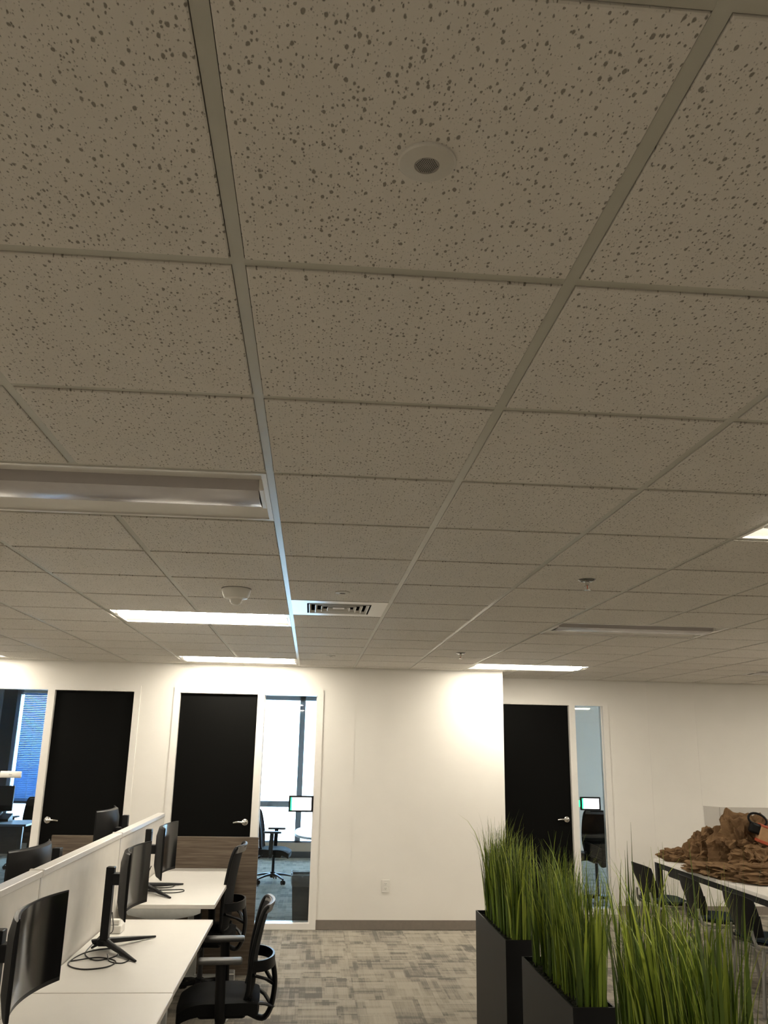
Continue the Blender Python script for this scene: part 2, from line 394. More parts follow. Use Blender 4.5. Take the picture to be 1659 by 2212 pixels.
# ceiling ---------------------------------------------------------
ceil = struct(MB().box(XL-0.2, XR+0.2, YR-0.2, YA+0.2, CZ+0.16, CZ+0.22).build('ceiling', 'plenum'), 'suspended ceiling of pitted mineral tiles in a white tee grid')
TROF = {(-2,2):0, (-2,7):1, (-2,12):1, (3,12):1, (3,2):1, (3,7):0, (-7,12):1, (-7,7):1, (8,7):1, (-7,2):1, (8,2):1, (13,7):1, (13,2):1, (13,12):1, (10,10):1, (8,12):0,  # unseen off-pattern troffer at the right added to brighten the recessed wall
        (-12,2):1, (-12,7):1, (-7,-3):1, (-2,-3):1, (-7,-8):1, (-2,-8):1, (3,-8):1}
taken = set()
for (c, r) in TROF: taken |= {(c, r), (c+1, r)}
VENT = (0, 6)
def region(x0, x1, y0, y1):
    """clip a cell to the room outline (L-shaped plan)"""
    x0, x1 = max(x0, XL), min(x1, XR); y0 = max(y0, YR)
    if x1-x0 < 0.03: return []
    res = []
    if y0 < YW:
        yt = min(y1, YW)
        if y1 > YW and x1 > XC:
            if x0 < XC-0.03: res.append((x0, XC, y0, yt))
            res.append((max(x0, XC), x1, y0, min(y1, YA)))
        else: res.append((x0, x1, y0, yt))
    else:
        if x1 > XC+0.03: res.append((max(x0, XC), x1, y0, min(y1, YA)))
    return [q for q in res if q[1]-q[0] > 0.03 and q[3]-q[2] > 0.03]
tile_cache = {}
def tile_mesh(w, d):
    k = (round(w, 3), round(d, 3))
    if k not in tile_cache:
        a, b = w/2-0.0135, d/2-0.0135; e = 0.0022; zf, zs = -0.0052, -0.0030
        mb = MB(); vs = []
        for (q, z) in ((-e, zf), (0, zs), (0, 0.012)):
            vs += [(-a-q, -b-q, z), (a+q, -b-q, z), (a+q, b+q, z), (-a-q, b+q, z)] if q else [(-a, -b, z), (a, -b, z), (a, b, z), (-a, b, z)]
        vs[0:4] = [(-a+e, -b+e, zf), (a-e, -b+e, zf), (a-e, b-e, zf), (-a+e, b-e, zf)]
        fs = [(3,2,1,0), (8,9,10,11)]
        for lv in (0, 4):
            for j in range(4): fs.append((lv+j, lv+(j+1) % 4, lv+4+(j+1) % 4, lv+4+j))
        tile_cache[k] = mb.add(vs, fs).mesh('ceiling_tile', 'ceiling_tile')
    return tile_cache[k]
tiles = []
for i in range(-15, 22):
    for j in range(-14, 16):
        if (i, j) in taken or (i, j) == VENT: continue
        for q in region(GX+i*T, GX+(i+1)*T, GY+j*T, GY+(j+1)*T): tiles.append(q)
def vis(q):
    pts = [px((x, y, CZ)) for x in (q[0], (q[0]+q[1])/2, q[1]) for y in (q[2], (q[2]+q[3])/2, q[3])]
    n = sum(1 for p in pts if p and -5 < p[0] < 1664 and -5 < p[1] < 2217)
    if not n: return 0
    z = [p[2] for p in pts if p]
    return n/9/(sum(z)/len(z))**3
tiles.sort(key=vis, reverse=True)
rest = MB()
for k, q in enumerate(tiles):
    w, d = q[1]-q[0], q[3]-q[2]; loc = ((q[0]+q[1])/2, (q[2]+q[3])/2, CZ)
    if k < 298 and vis(q) > 0: inst('ceiling_tile', tile_mesh(w, d), ceil, loc)
    else:
        me = tile_mesh(w, d); rest.add([v.co[:] for v in me.vertices], [p.vertices[:] for p in me.polygons], Matrix.Translation(loc))
tag(rest.build('ceiling_tile_field', 'ceiling_tile', ceil), kind='stuff')
# tee grid
hw = 0.0119
for i in range(-14, 22):
    x = GX+i*T
    if not XL < x < XR: continue
    end = YW if x < XC else YA
    cuts = sorted([(GY+r*T, GY+(r+1)*T) for (c, r) in TROF if c+1 == i])
    segs = []; y = YR
    for a, b in cuts: segs.append((y, a-0.012)); y = b+0.012
    segs.append((y, end))
    mb = MB()
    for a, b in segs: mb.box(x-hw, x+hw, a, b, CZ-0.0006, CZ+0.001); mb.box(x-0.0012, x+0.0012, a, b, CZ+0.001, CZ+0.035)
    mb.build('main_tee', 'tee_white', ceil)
for j in range(-13, 15):
    y = GY+j*T
    if y > YA: continue
    x0 = XL if y < YW else XC
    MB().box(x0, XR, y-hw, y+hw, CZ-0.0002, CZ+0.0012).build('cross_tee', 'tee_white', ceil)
mb = MB(); a = 0.020
mb.box(XL, XC, YW-a, YW, CZ-0.001, CZ+0.001); mb.box(XC, XC+a, YW-a, YA, CZ-0.001, CZ+0.001); mb.box(XC, XR, YA-a, YA, CZ-0.001, CZ+0.001)
mb.build('wall_angle', 'tee_white', ceil)

# walls -----------------------------------------------------------
ZT = CZ+0.16
U1 = (-3.487, -1.862); U2 = (-1.505, 0.121); U3 = (2.232, 3.634)   # door + sidelight units, outer frame edges
HEAD = DOOR_H+0.062
mb = MB()
for x0, x1 in ((XL, U1[0]), (U1[1], U2[0]), (U2[1], XC)): mb.box(x0, x1, YW, YW+WT, 0, ZT)
for u in (U1, U2): mb.box(u[0], u[1], YW, YW+WT, HEAD, ZT)
struct(mb.build('wall_back', 'wall_paint'), 'cream painted wall with the two left office doors')
mb = MB(); mb.box(XC-WT, XC, YW+WT, YA+WT, 0, ZT)
struct(mb.build('wall_return', 'wall_paint'), 'short return wall at the outer corner')
mb = MB(); mb.box(XC, U3[0], YA, YA+WT, 0, ZT); mb.box(U3[1], XR, YA, YA+WT, 0, ZT); mb.box(U3[0], U3[1], YA, YA+WT, HEAD, ZT)
struct(mb.build('wall_recess', 'wall_paint'), 'set back cream wall behind the planters and the long table')
struct(MB().box(XL-0.12, XL, YR, YW, 0, ZT).build('wall_left', 'wall_paint'))
struct(MB().box(XR, XR+0.12, YR, YA, 0, ZT).build('wall_right', 'wall_paint'))
struct(MB().box(XL, XR, YR-0.12, YR, 0, ZT).build('wall_rear', 'wall_paint'))
def base_prof(b): return b
mb = MB(); mb.box(U2[1], XC+0.008, YW-0.008, YW-0.0005, 0.0, 0.092); mb.box(U1[1], U2[0], YW-0.008, YW-0.0005, 0, 0.092); mb.box(XL, U1[0], YW-0.008, YW-0.0005, 0, 0.092)
struct(mb.build('baseboard_back', 'rubber_base'), 'taupe rubber base along the office wall')
mb = MB(); mb.box(U3[1], XR, YA-0.008, YA-0.0005, 0, 0.092)
struct(mb.build('baseboard_recess', 'rubber_base'), 'taupe rubber base along the set back wall')
# faint joints between the demountable wall panels
for k, (x, y) in enumerate(((4.14, YA), (4.75, YA), (0.47, YW))):
    struct(MB().box(x-0.003, x+0.003, y-0.0022, y-0.0004, 0.095, CZ-0.005).build('trim_%d' % (k+1), 'trim_white'), 'thin vertical joint strip between wall panels')

def door_unit(n, u, y, sidelight_left, slw, doorlab):
    """frame, black slab with lever, sidelight pane"""
    fw = 0.068; jp = 0.012
    x0, x1 = u
    if sidelight_left: s0, s1 = x0+fw, x0+fw+slw; d0, d1 = s1+0.076, x1-fw; m0, m1 = s1, d0
    else: s0, s1 = x1-fw-slw, x1-fw; d0, d1 = x0+fw, s0-0.076; m0, m1 = d1, s0
    mb = MB()
    for a, b in ((x0, x0+fw), (m0, m1), (x1-fw, x1)): mb.box(a, b, y-jp, y+WT+jp, 0, DOOR_H)
    mb.box(x0, x1, y-jp, y+WT+jp, DOOR_H, HEAD)
    mb.box(s0, s1, y-jp, y+WT+jp, 0, 0.058)
    fr = struct(mb.build('trim_%d' % (n+3), 'trim_white'), 'white metal frame around %s and its sidelight' % doorlab)
    # stops
    st = MB()
    for a, b in ((d0, d0+0.012), (d1-0.012, d1)): st.box(a, b, y+0.085, y+0.10, 0, DOOR_H-0.02)
    st.box(d0, d1, y+0.085, y+0.10, DOOR_H-0.02, DOOR_H)
    for a, b in ((s0, s0+0.010), (s1-0.010, s1)): st.box(a, b, y+0.046, y+0.058, 0.058, DOOR_H)
    st.build('door_stop', 'trim_white', fr)
    dr = struct(MB().rbox(d0+0.004, d1-0.004, y+0.036, y+0.080, 0.008, DOOR_H-0.006, 0.002, 1).build('door_%d' % n, 'door_black'), doorlab)
    hx = d0+0.065 if sidelight_left else d1-0.065; sg = 1 if sidelight_left else -1; hz = 1.03
    hd = thing('lever_handle', None, None, (hx, y+0.036, hz)); hd.parent = dr
    tag(hd, 'brushed metal lever handle')
    MB().lathe([(0.034, 0), (0.036, 0.004), (0.034, 0.010), (0.026, 0.015), (0.014, 0.018), (0.012, 0.05)], 24, Matrix.Rotation(PI/2, 4, 'X')).build('rose', 'chrome', hd, 40)
    mb = MB(); mb.tube(spline([(0, -0.046, 0), (sg*0.03, -0.052, 0.002), (sg*0.075, -0.052, 0.003), (sg*0.118, -0.046, -0.003)], 5), [0.011]*6+[0.010]*5+[0.009]*5, 10, flat=(0.8, 1))
    mb.build('lever', 'chrome', hd, 50)
    wn = struct(MB().box(s0+0.002, s1-0.002, y+0.060, y+0.068, 0.058, DOOR_H).build('window_%d' % n, 'glass'), 'clear sidelight glass beside %s' % doorlab)
    return (s0, s1, d0, d1)
S1 = door_unit(1, U1, YW, True, 0.577, 'black office door left of the desks')
S2 = door_unit(2, U2, YW, False, 0.577, 'black office door behind the wooden end panel')
S3 = door_unit(3, U3, YA, False, 0.350, 'black office door behind the tall grass')

# offices behind ---------------------------------------------------
mb = MB()
mb.box(-9.0, 9.0, YW+WT+0.013, YO+0.1, 2.70, 2.76)
struct(mb.build('ceiling_office', 'office_paint'), 'plain ceiling of the offices behind the glass')
struct(MB().box(-1.74, -1.62, YW+WT, YO, 0, 2.70).build('wall_office_1', 'office_paint'), 'partition between the two left offices')
struct(MB().box(2.0, 2.12, YA+WT, YO, 0, 2.70).build('wall_office_2', 'office_paint'), 'partition beside the right office')
struct(MB().box(-7.1, -7.0, YW+WT, YO, 0, 2.70).build('wall_office_3', 'office_paint'))
mb = MB(); mb.box(7.4, 7.5, YA+WT, YO, 0, 0.235); mb.box(7.4, 7.5, YA+WT, YO, 2.655, 2.70); mb.box(7.4, 7.5, YA+WT, YA+WT+2.3, 0.235, 2.655)
struct(mb.build('wall_office_4', 'office_paint'), 'side wall of the right office with an added window opening')
w = struct(MB().box(7.445, 7.455, YA+WT+2.3, YO, 0.235, 2.655).build('window_7', 'glass'), 'unseen side window added to brighten the right office')  # out of view, added so daylight brightens the right office
mb = MB()
for y in (YA+WT+2.34, YO-0.04): mb.box(7.41, 7.49, y-0.035, y+0.035, 0.235, 2.655)
mb.box(7.41, 7.49, YA+WT+2.3, YO, 0.80, 0.895); mb.build('window_frame', 'mullion', w)
# window wall: sill wall, then glazing bays
WIN = [(-5.045, -1.78), (-1.60, 1.98), (5.45, 7.38)]
mb = MB(); mb.box(-7.1, 7.5, YO, YO+0.2, 0, 0.235)
for a, b in ((-7.1, WIN[0][0]), (WIN[0][1], WIN[1][0]), (WIN[1][1], WIN[2][0]), (WIN[2][1], 7.5)): mb.box(a, b, YO, YO+0.2, 0.235, 2.70)
mb.box(-7.1, 7.5, YO, YO+0.2, 2.655, 2.70)
struct(mb.build('wall_window', 'office_paint'), 'outer window wall of the offices')
struct(MB().box(-1.6, 2.0, YO-0.008, YO-0.0005, 0, 0.10).build('baseboard_office', 'slate'))
for k, (a, b) in enumerate(WIN):
    w = struct(MB().box(a+0.01, b-0.01, YO+0.09, YO+0.10, 0.24, 2.65).build('window_%d' % (k+4), 'glass'), 'tall daylight window of an office')
    mb = MB(); d0, d1 = YO+0.02, YO+0.15
    mb.box(a, b, d0, d1, 0.235, 0.262); mb.box(a, b, d0, d1, 0.80, 0.895); mb.box(a, b, d0, d1, 2.575, 2.655)
    for x in ((a+0.02, b-0.02, -0.165) if k == 1 else (a+0.02, b-0.02)): mb.box(x-0.048, x+0.048, d0, d1, 0.235, 2.655)
    mb.build('window_frame', 'mullion', w)
struct(MB().box(-7.0, -5.03, YO-0.02, YO-0.001, 0, 2.70).build('wall_office_pier', 'slate'), 'dark slate pier beside the window blind')
struct(MB().rbox(-5.35, -5.25, YO-0.06, YO-0.021, 0, 2.69, 0.006, 1).build('trim_8', 'mullion'), 'blue grey vertical strip painted as a reflection on the dark pier')  # solid strip standing in for a reflection on the pier

# exterior ground, far below the office floor
struct(MB().box(-60, 60, YO+0.6, 120, -3.2, -3.0).build('ground_outside', 'plastic_white'), 'pale paving outside the windows')

# ================================================================= CEILING FITTINGS
def troffer(c, r, lit, label):
    t = thing('ceiling_troffer', label, 'ceiling light', (GX+(c+1)*T, GY+(r+0.5)*T, CZ), 0, 'recessed ceiling troffers')
    w, d = T-0.0125, T/2-0.0125
    # flange frame
    mb = MB(); f = 0.016
    mb.box(-w, w, -d, -d+f, -0.004, 0.004); mb.box(-w, w, d-f, d, -0.004, 0.004); mb.box(-w, -w+f, -d+f, d-f, -0.004, 0.004); mb.box(w-f, w, -d+f, d-f, -0.004, 0.004)
    mb.build('frame', 'troffer_white', t)
    # curved reflector wings either side of the lamp basket
    for sg in (-1, 1):
        pr = []
        for i in range(9):
            u = i/8; pr.append((sg*(d-f-(d-f-0.112)*u), 0.003+0.030*math.sin(u*PI/2)**0.9))
        rows = [[(-w+f, y, z), (w-f, y, z)] for y, z in pr]
        MB().sheet(rows, 0.002, lambda i, j: (0, 0, 1)).build('reflector_wing', 'troffer_white', t, 40)
    # lamp basket: a shallow trough with flat sides and a bowed lens
    pr = [(-0.112, 0.032)]+[(-0.104+0.208*i/12, -0.004-0.010*math.sin(PI*i/12)) for i in range(13)]+[(0.112, 0.032)]
    MB().sheet([[(-w+0.035, y, z), (w-0.035, y, z)] for y, z in pr], 0.0025, lambda i, j: (0, 0, 1)).build('lens', 'lens_on' if lit else 'lens_off', t, 50)
    for sg in (-1, 1):
        a = sg*(w-f)
        MB().extrude([(-d+f, 0.003), (d-f, 0.003), (0.2, 0.055), (-0.2, 0.055)], 'x', a-0.002, a+0.002).build('end_plate', 'troffer_white', t)
        MB().rbox(min(a, a-sg*0.018), max(a, a-sg*0.018), -0.115, 0.115, -0.006, 0.052, 0.003, 1).build('basket_end_cap', 'troffer_white', t)
    mb = MB(); mb.box(-w+0.01, w-0.01, -d+0.01, d-0.01, 0.060, 0.075); mb.build('housing', 'troffer_white', t)
    return t
LAB = {(-2,2):'unlit white ceiling troffer nearest the camera, cut by the left frame edge',
 (-2,7):'glowing ceiling troffer beside the square air diffuser and dome sensor',
 (-2,12):'glowing ceiling troffer above the office door behind the wooden end panel',
 (3,12):'glowing ceiling troffer above the outer wall corner',
 (3,2):'lit ceiling troffer corner at the right frame edge',
 (3,7):'unlit ceiling troffer on the right, beyond the chrome sprinkler',
 (-7,12):'glowing ceiling troffer tip at the left frame edge above the blind office',
 (8,12):'unlit ceiling troffer by the set back wall at the right frame edge'}
for k, lit in TROF.items(): troffer(k[0], k[1], lit, LAB.get(k, 'unseen lit ceiling troffer placed outside the frame for its light'))

# air diffuser: flat plate, square throat with nested louvre rings
vx, vy = GX+0.5*T, GY+6.5*T
t = thing('air_diffuser', 'white square ceiling air diffuser with nested square louvres', 'air vent', (vx, vy, CZ))
def ring(mb, a, b, z0, z1, th=0.003):
    """square frustum ring from half size a at z0 to half size b at z1"""
    vs = []
    for q, z in ((a, z0), (b, z1), (b-th, z1), (a-th, z0)): vs += [(-q,-q,z), (q,-q,z), (q,q,z), (-q,q,z)]
    fs = []
    for l in range(4):
        for j in range(4): fs.append((l*4+j, l*4+(j+1) % 4, ((l+1) % 4)*4+(j+1) % 4, ((l+1) % 4)*4+j))
    return mb.add(vs, fs)
s = T/2-0.0125
mb = MB(); ring(mb, s, s, -0.005, 0.01, s-0.198); mb.build('face_plate', 'troffer_white', t)
ring(MB(), 0.200, 0.200, -0.004, 0.12).build('throat', 'steel_dark', t)
for a in (0.186, 0.148, 0.110, 0.072): ring(MB(), a, a-0.010, -0.008, 0.010, 0.004).build('louvre_ring', 'troffer_white', t)
MB().extrude([(-0.036, -0.036), (0.036, -0.036), (0.036, 0.036), (-0.036, 0.036)], 'z', 0.0, 0.004).build('centre_plate', 'troffer_white', t)
MB().box(-0.2, 0.2, -0.2, 0.2, 0.12, 0.124).build('duct_top', 'plenum', t)

def speaker(x, y, label):
    t = thing('ceiling_speaker', label, 'speaker', (x, y, CZ-0.0052), 0, 'small round ceiling speakers')
    MB().lathe([(0.0425, 0), (0.0425, -0.003), (0.040, -0.0055), (0.026, -0.0075), (0.0185, -0.0078), (0.0180, -0.004), (0.0, -0.004)][:-1]+[(0.001, -0.004)], 40).build('trim_ring', 'speaker_white', t, 35)
    mb = MB(); mb.lathe([(0.018, -0.0042), (0.0175, -0.0068), (0.001, -0.0082)], 24)
    g = mb.build('grille', 'grille_grey', t, 40)
    hm = MB(); k = 0.0031
    for i in range(-6, 7):
        for j in range(-6, 7):
            hx, hy = (i+0.5*(j % 2))*k, j*k*0.87
            if hx*hx+hy*hy < 0.0160**2:
                zz = -0.0070-0.0012*(1-(hx*hx+hy*hy)/0.0175**2)
                hm.lathe([(0.00075, zz+0.0006), (0.00075, zz-0.0002)], 6, Matrix.Translation((hx, hy, 0)))
    hm.build('grille_holes', 'plastic_black', g)
speaker(0.136, 1.047, 'round white ceiling speaker with dark perforated centre on the nearest tile')
speaker(0.144, 4.694, 'round white ceiling speaker just before the air diffuser')
speaker(0.160, 8.231, 'tiny round ceiling speaker farthest away, near the office wall')

t = thing('occupancy_sensor', 'white dome occupancy sensor on the ceiling before the lit troffer', 'sensor', (-0.448, 4.70, CZ-0.0052))
MB().lathe([(0.080, 0), (0.080, -0.008), (0.075, -0.034), (0.062, -0.054), (0.034, -0.060), (0.001, -0.060)], 40).build('housing', 'plastic_white', t, 40)
MB().lathe([(0.033, -0.058), (0.032, -0.070), (0.025, -0.083), (0.012, -0.091), (0.001, -0.092)], 28).build('lens_dome', 'plastic_white', t, 50)
MB().lathe([(0.083, 0.0), (0.083, -0.0018), (0.079, -0.002)], 40).build('base_ring', 'plastic_black', t, 40)  # thin black ring around the base of the housing

def sprinkler(x, y, label):
    t = thing('fire_sprinkler', label, 'sprinkler', (x, y, CZ-0.0052), 0, 'ceiling sprinklers')
    MB().lathe([(0.045, 0), (0.045, -0.002), (0.036, -0.008), (0.017, -0.013), (0.014, -0.012), (0.001, -0.012)], 32).build('escutcheon', 'dark_chrome', t, 40)
    MB().lathe([(0.010, -0.010), (0.010, -0.028), (0.007, -0.030), (0.001, -0.030)], 16).build('body', 'chrome', t, 40)
    for sg in (-1, 1):
        MB().tube([(sg*0.009, 0, -0.028), (sg*0.013, 0, -0.038), (sg*0.004, 0, -0.050)], 0.0022, 6).build('frame_arm', 'chrome', t, 50)
    MB().tube([(0, 0, -0.030), (0, 0, -0.048)], 0.0025, 8).build('bulb', 'orange_card', t)
    MB().lathe([(0.004, -0.048), (0.017, -0.051), (0.017, -0.053), (0.001, -0.054)], 20).build('deflector', 'chrome', t, 30)
sprinkler(1.361, 4.105, 'chrome ceiling sprinkler standing alone in the middle right of the ceiling')
sprinkler(1.330, 7.674, 'small chrome ceiling sprinkler left of the lit troffer by the wall corner')

# wall outlet
t = thing('wall_outlet', 'white duplex power outlet low on the cream wall', 'outlet', (0.840, YW-0.0005, 0.418))
MB().rbox(-0.042, 0.042, -0.006, 0, -0.062, 0.062, 0.003, 2).build('cover_plate', 'plastic_white', t)
for sg in (-1, 1):
    r_ = MB().rbox(-0.017, 0.017, -0.0085, -0.0055, sg*0.022-0.015, sg*0.022+0.015, 0.004, 2).build('receptacle', 'plastic_white', t)
    mb = MB()
    for q in (-0.006, 0.006): mb.box(q-0.0012, q+0.0012, -0.0090, -0.0084, sg*0.022-0.001, sg*0.022+0.008)
    mb.lathe([(0.0025, 0), (0.0025, 0.0006)], 10, Matrix.Translation((0, -0.0084, sg*0.022-0.007)) @ Matrix.Rotation(PI/2, 4, 'X'))
    mb.build('slots', 'plastic_black', r_)

# room booking tablets on the sidelights
def tablet(x, y, z, w, h, label, led):
    t = thing('room_tablet', label, 'tablet', (x, y, z), 0, 'room booking tablets')
    MB().rbox(-w/2, w/2, -0.012, 0.012, -h/2, h/2, 0.007, 2).build('case', 'plastic_black', t)
    MB().box(-w/2+0.036, w/2-0.022, -0.0135, -0.0118, -h/2+0.018, h/2-0.018).build('screen', 'screen_on', t)
    MB().box(-w/2+0.020, -w/2+0.036, -0.0136, -0.0118, -h/2+0.018, h/2-0.018).build('status_bar', 'led_green', t)
    if led: MB().rbox(-w/2-0.018, -w/2-0.001, -0.008, 0.008, -h/4, h/4, 0.003, 1).build('status_light', 'led_green', t)
    MB().rbox(-0.05, 0.05, 0.011, 0.0205, -0.04, 0.04, 0.004, 1).build('mount_pad', 'plastic_black', t)
tablet(-0.080, YW+0.038, 1.222, 0.264, 0.166, 'white screened booking tablet on the sidelight of the middle office', False)
tablet(3.372, YA+0.038, 1.212, 0.250, 0.152, 'white screened booking tablet with a green light behind the tall grass', True)
t = thing('glass_sign', 'small white rounded bar mounted on the glass left of the first black door', 'sign', (-3.135, YW+0.048, 1.475))
MB().tube([(-0.108, 0, 0), (-0.105, 0, 0), (0.105, 0, 0), (0.108, 0, 0)], [0.030, 0.034, 0.034, 0.030], 20, flat=(0.34, 1)).build('sign_body', 'plastic_white', t, 40)
MB().box(-0.016, 0.016, -0.0122, -0.0112, -0.003, 0.003).build('printed_mark', 'print_grey', t)

# ================================================================= DESKS
DX0, DX1 = -1.213, -0.583
def desk(yc, ln, h, x0, x1, label, face):
    """sit-stand desk: white top, T legs with curved steel arms; face=+1 user side at +x"""
    t = thing('sit_stand_desk', label, 'desk', ((x0+x1)/2, yc, 0), 0, 'white sit stand desks')
    w = (x1-x0)/2; l = ln/2-0.004
    top = MB().rbox(-w, w, -l, l, h-0.028, h, 0.0025, 1).build('desk_top', 'desk_white', t)
    ex = w if face > 0 else -w
    MB().box(min(ex, ex+face*0.0015), max(ex, ex+face*0.0015), -l+0.002, l-0.002, h-0.026, h-0.0025).build('edge_band', 'desk_edge', top)
    for sg in (-1, 1):
        y = sg*(l-0.10)
        MB().rbox(-0.045, 0.045, y-0.03, y+0.03, 0.03, h-0.09, 0.004, 1).build('leg_column', 'desk_steel', t)
        MB().rbox(-w+0.03, w-0.03, y-0.035, y+0.035, 0.0, 0.03, 0.006, 2).build('foot', 'desk_steel', t)
        pr = [(-w+0.05, h-0.029), (w-0.09, h-0.029), (w-0.09, h-0.055), (w-0.12, h-0.066)]
        for i in range(9): pr.append((w-0.12-(2*w-0.19)*i/8, h-0.066-0.030*math.sin(PI*i/8)))
        ya = sg*(l-0.02); MB().extrude(pr, 'y', ya-0.012, ya+0.012).build('support_arm', 'desk_steel', t)
    MB().rbox(-0.03, 0.03, -l+0.12, l-0.12, h-0.085, h-0.035, 0.004, 1).build('crossbar', 'desk_steel', t)
    return t
Y1, Y2, Y3, Y4 = 7.75, 6.04, 4.335, 2.63
desk((6.075+7.75)/2, 1.675, 0.815, DX0, DX1-0.005, 'raised white desk at the far end against the wooden panel', 1)
desk((Y3+6.0)/2, 1.665, 0.74, DX0, DX1, 'white desk in the middle of the near row, black cables on it', 1)
desk((Y4+Y3)/2, Y3-Y4-0.004, 0.74, DX0, DX1+0.004, 'white desk nearest the camera, cut by the bottom frame edge', 1)
desk((Y1+Y2)/2, 1.69, 0.815, -1.91, -1.28, 'white desk behind the divider at its far end', -1)
desk((Y2+Y3)/2, 1.69, 0.74, -1.91, -1.28, 'white desk behind the divider, nearer one', -1)
# dividers
def divider(y0, y1, label):
    t = thing('desk_divider', label, 'divider', (-1.247, (y0+y1)/2, 0), 0, 'grey desk dividers')
    l = (y1-y0)/2; zt = 1.252
    MB().rbox(-0.026, 0.026, -l+0.014, l-0.014, 0.44, zt-0.028, 0.004, 1).build('fabric_panel', 'divider_fabric', t)
    MB().rbox(-0.031, 0.031, -l+0.001, l-0.001, zt-0.030, zt, 0.003, 1).build('top_cap', 'divider_cap', t)
    MB().rbox(-0.033, 0.033, -l+0.001, -l+0.022, zt-0.031, zt+0.0045, 0.002, 1).build('joint_cover', 'divider_cap', t)
    for sg in (-1, 1): MB().box(-0.028, 0.028, min(sg*(l-0.001), sg*(l-0.013)), max(sg*(l-0.001), sg*(l-0.013)), 0.0, zt-0.030).build('side_post', 'divider_cap', t)
divider(Y2, Y1, 'far grey fabric desk divider, next to the wooden panel')
divider(Y3, Y2, 'middle grey fabric desk divider')
divider(Y4, Y3, 'grey fabric desk divider nearest the camera')
t = MB().box(-2.14, -0.412, 7.756, 7.786, 0.0, 1.062).build('end_panel', 'wood_laminate')
tag(t, 'brown wood grain end panel closing the desk row', 'panel')

# monitors (facing local +x, origin on the desk below the post)
def monitor(x, y, z, rot, post_h, p0, p1, label):
    t = thing('curved_monitor', label, 'monitor', (x, y, z), rot, 'curved monitors on the desks')
    hub = MB().rbox(-0.035, 0.035, -0.035, 0.035, 0.018, 0.055, 0.012, 2).build('stand_hub', 'plastic_black', t)
    for a, ln in ((R(52), 0.37), (R(-52), 0.37), (R(180), 0.065)):
        d = Vector((math.cos(a), math.sin(a), 0))
        MB().tube([d*0.01+Vector((0,0,0.040)), d*0.06+Vector((0,0,0.036)), d*ln*0.6+Vector((0,0,0.020)), d*ln+Vector((0,0,0.0062))], [0.024, 0.021, 0.016, 0.0075], 8, flat=(1, 0.75)).build('stand_leg', 'plastic_black', t, 40)
    MB().rbox(-0.022, 0.022, -0.027, 0.027, 0.03, post_h, 0.004, 2).build('stand_post', 'plastic_black', t)
    zc = (p0+p1)/2
    MB().rbox(0.015, 0.085, -0.035, 0.035, min(zc, post_h-0.06)-0.03, min(zc, post_h-0.06)+0.03, 0.006, 2).build('mount_arm', 'plastic_black', t)
    Rc = 0.82; hw_ = 0.305; xc = 0.105
    def P(u, off=0.0):
        a = u*hw_/Rc
        return (xc+Rc-(Rc+off)*math.cos(a), (Rc+off)*math.sin(a))
    K = 14
    # rear shell: bulges towards the middle
    rows = []
    for i in range(K+1):
        u = -1+2*i/K; bul = 0.010+0.030*(1-abs(u)**2.2)
        row = []
        for q, zz in ((0.0, p0+0.002), (bul*0.6, p0+0.010), (bul, p0+0.07), (bul, p1-0.07), (bul*0.6, p1-0.010), (0.0, p1-0.002)):
            a = P(u, q+0.004); row.append((a[0], a[1], zz))
        rows.append(row)
    mb = MB(); n = K+1; vs = [p for r_ in rows for p in r_]; fs = []
    for i in range(K):
        for j in range(5): fs.append((i*6+j, i*6+j+1, (i+1)*6+j+1, (i+1)*6+j))
        fs.append((i*6+5, i*6, (i+1)*6, (i+1)*6+5))
    fs.append(tuple(range(6))); fs.append(tuple(range((n-1)*6, n*6)))
    mb.add(vs, fs).build('rear_shell', 'plastic_black', t, 40)
    def cv(o0, o1, z0, z1, umax=1.0):
        rows = []
        for i in range(K+1):
            u = (-1+2*i/K)*umax; a = P(u, o0); rows.append([(a[0], a[1], z0), (a[0], a[1], z1)])
        return MB().sheet(rows, abs(o1-o0), lambda i, j: (Vector((-math.cos((-1+2*i/K)*umax*hw_/Rc), math.sin((-1+2*i/K)*umax*hw_/Rc), 0))))
    cv(0.0, 0.006, p0, p1).build('bezel', 'plastic_black', t, 40)
    cv(-0.0016, 0.0, p0+0.016, p1-0.006, 0.985).build('screen', 'screen', t, 40)
    return t
monitor(-1.135, 6.58, 0.815, 0, 0.415, 0.112, 0.447, 'black curved monitor at the far end before the wooden panel')
monitor(-1.085, 5.18, 0.74, 0, 0.42, 0.19, 0.525, 'black curved monitor on the middle desk of the near row')
monitor(-1.115, 3.50, 0.74, 0, 0.423, 0.182, 0.512, 'black curved monitor nearest the camera with reflections on its screen')
monitor(-1.405, 7.05, 0.815, PI, 0.470, 0.185, 0.520, 'dark monitor behind the divider at its far end, against the first door')
monitor(-1.405, 5.24, 0.74, PI-R(4), 0.510, 0.19, 0.522, 'dark monitor behind the divider, nearer the left frame edge')

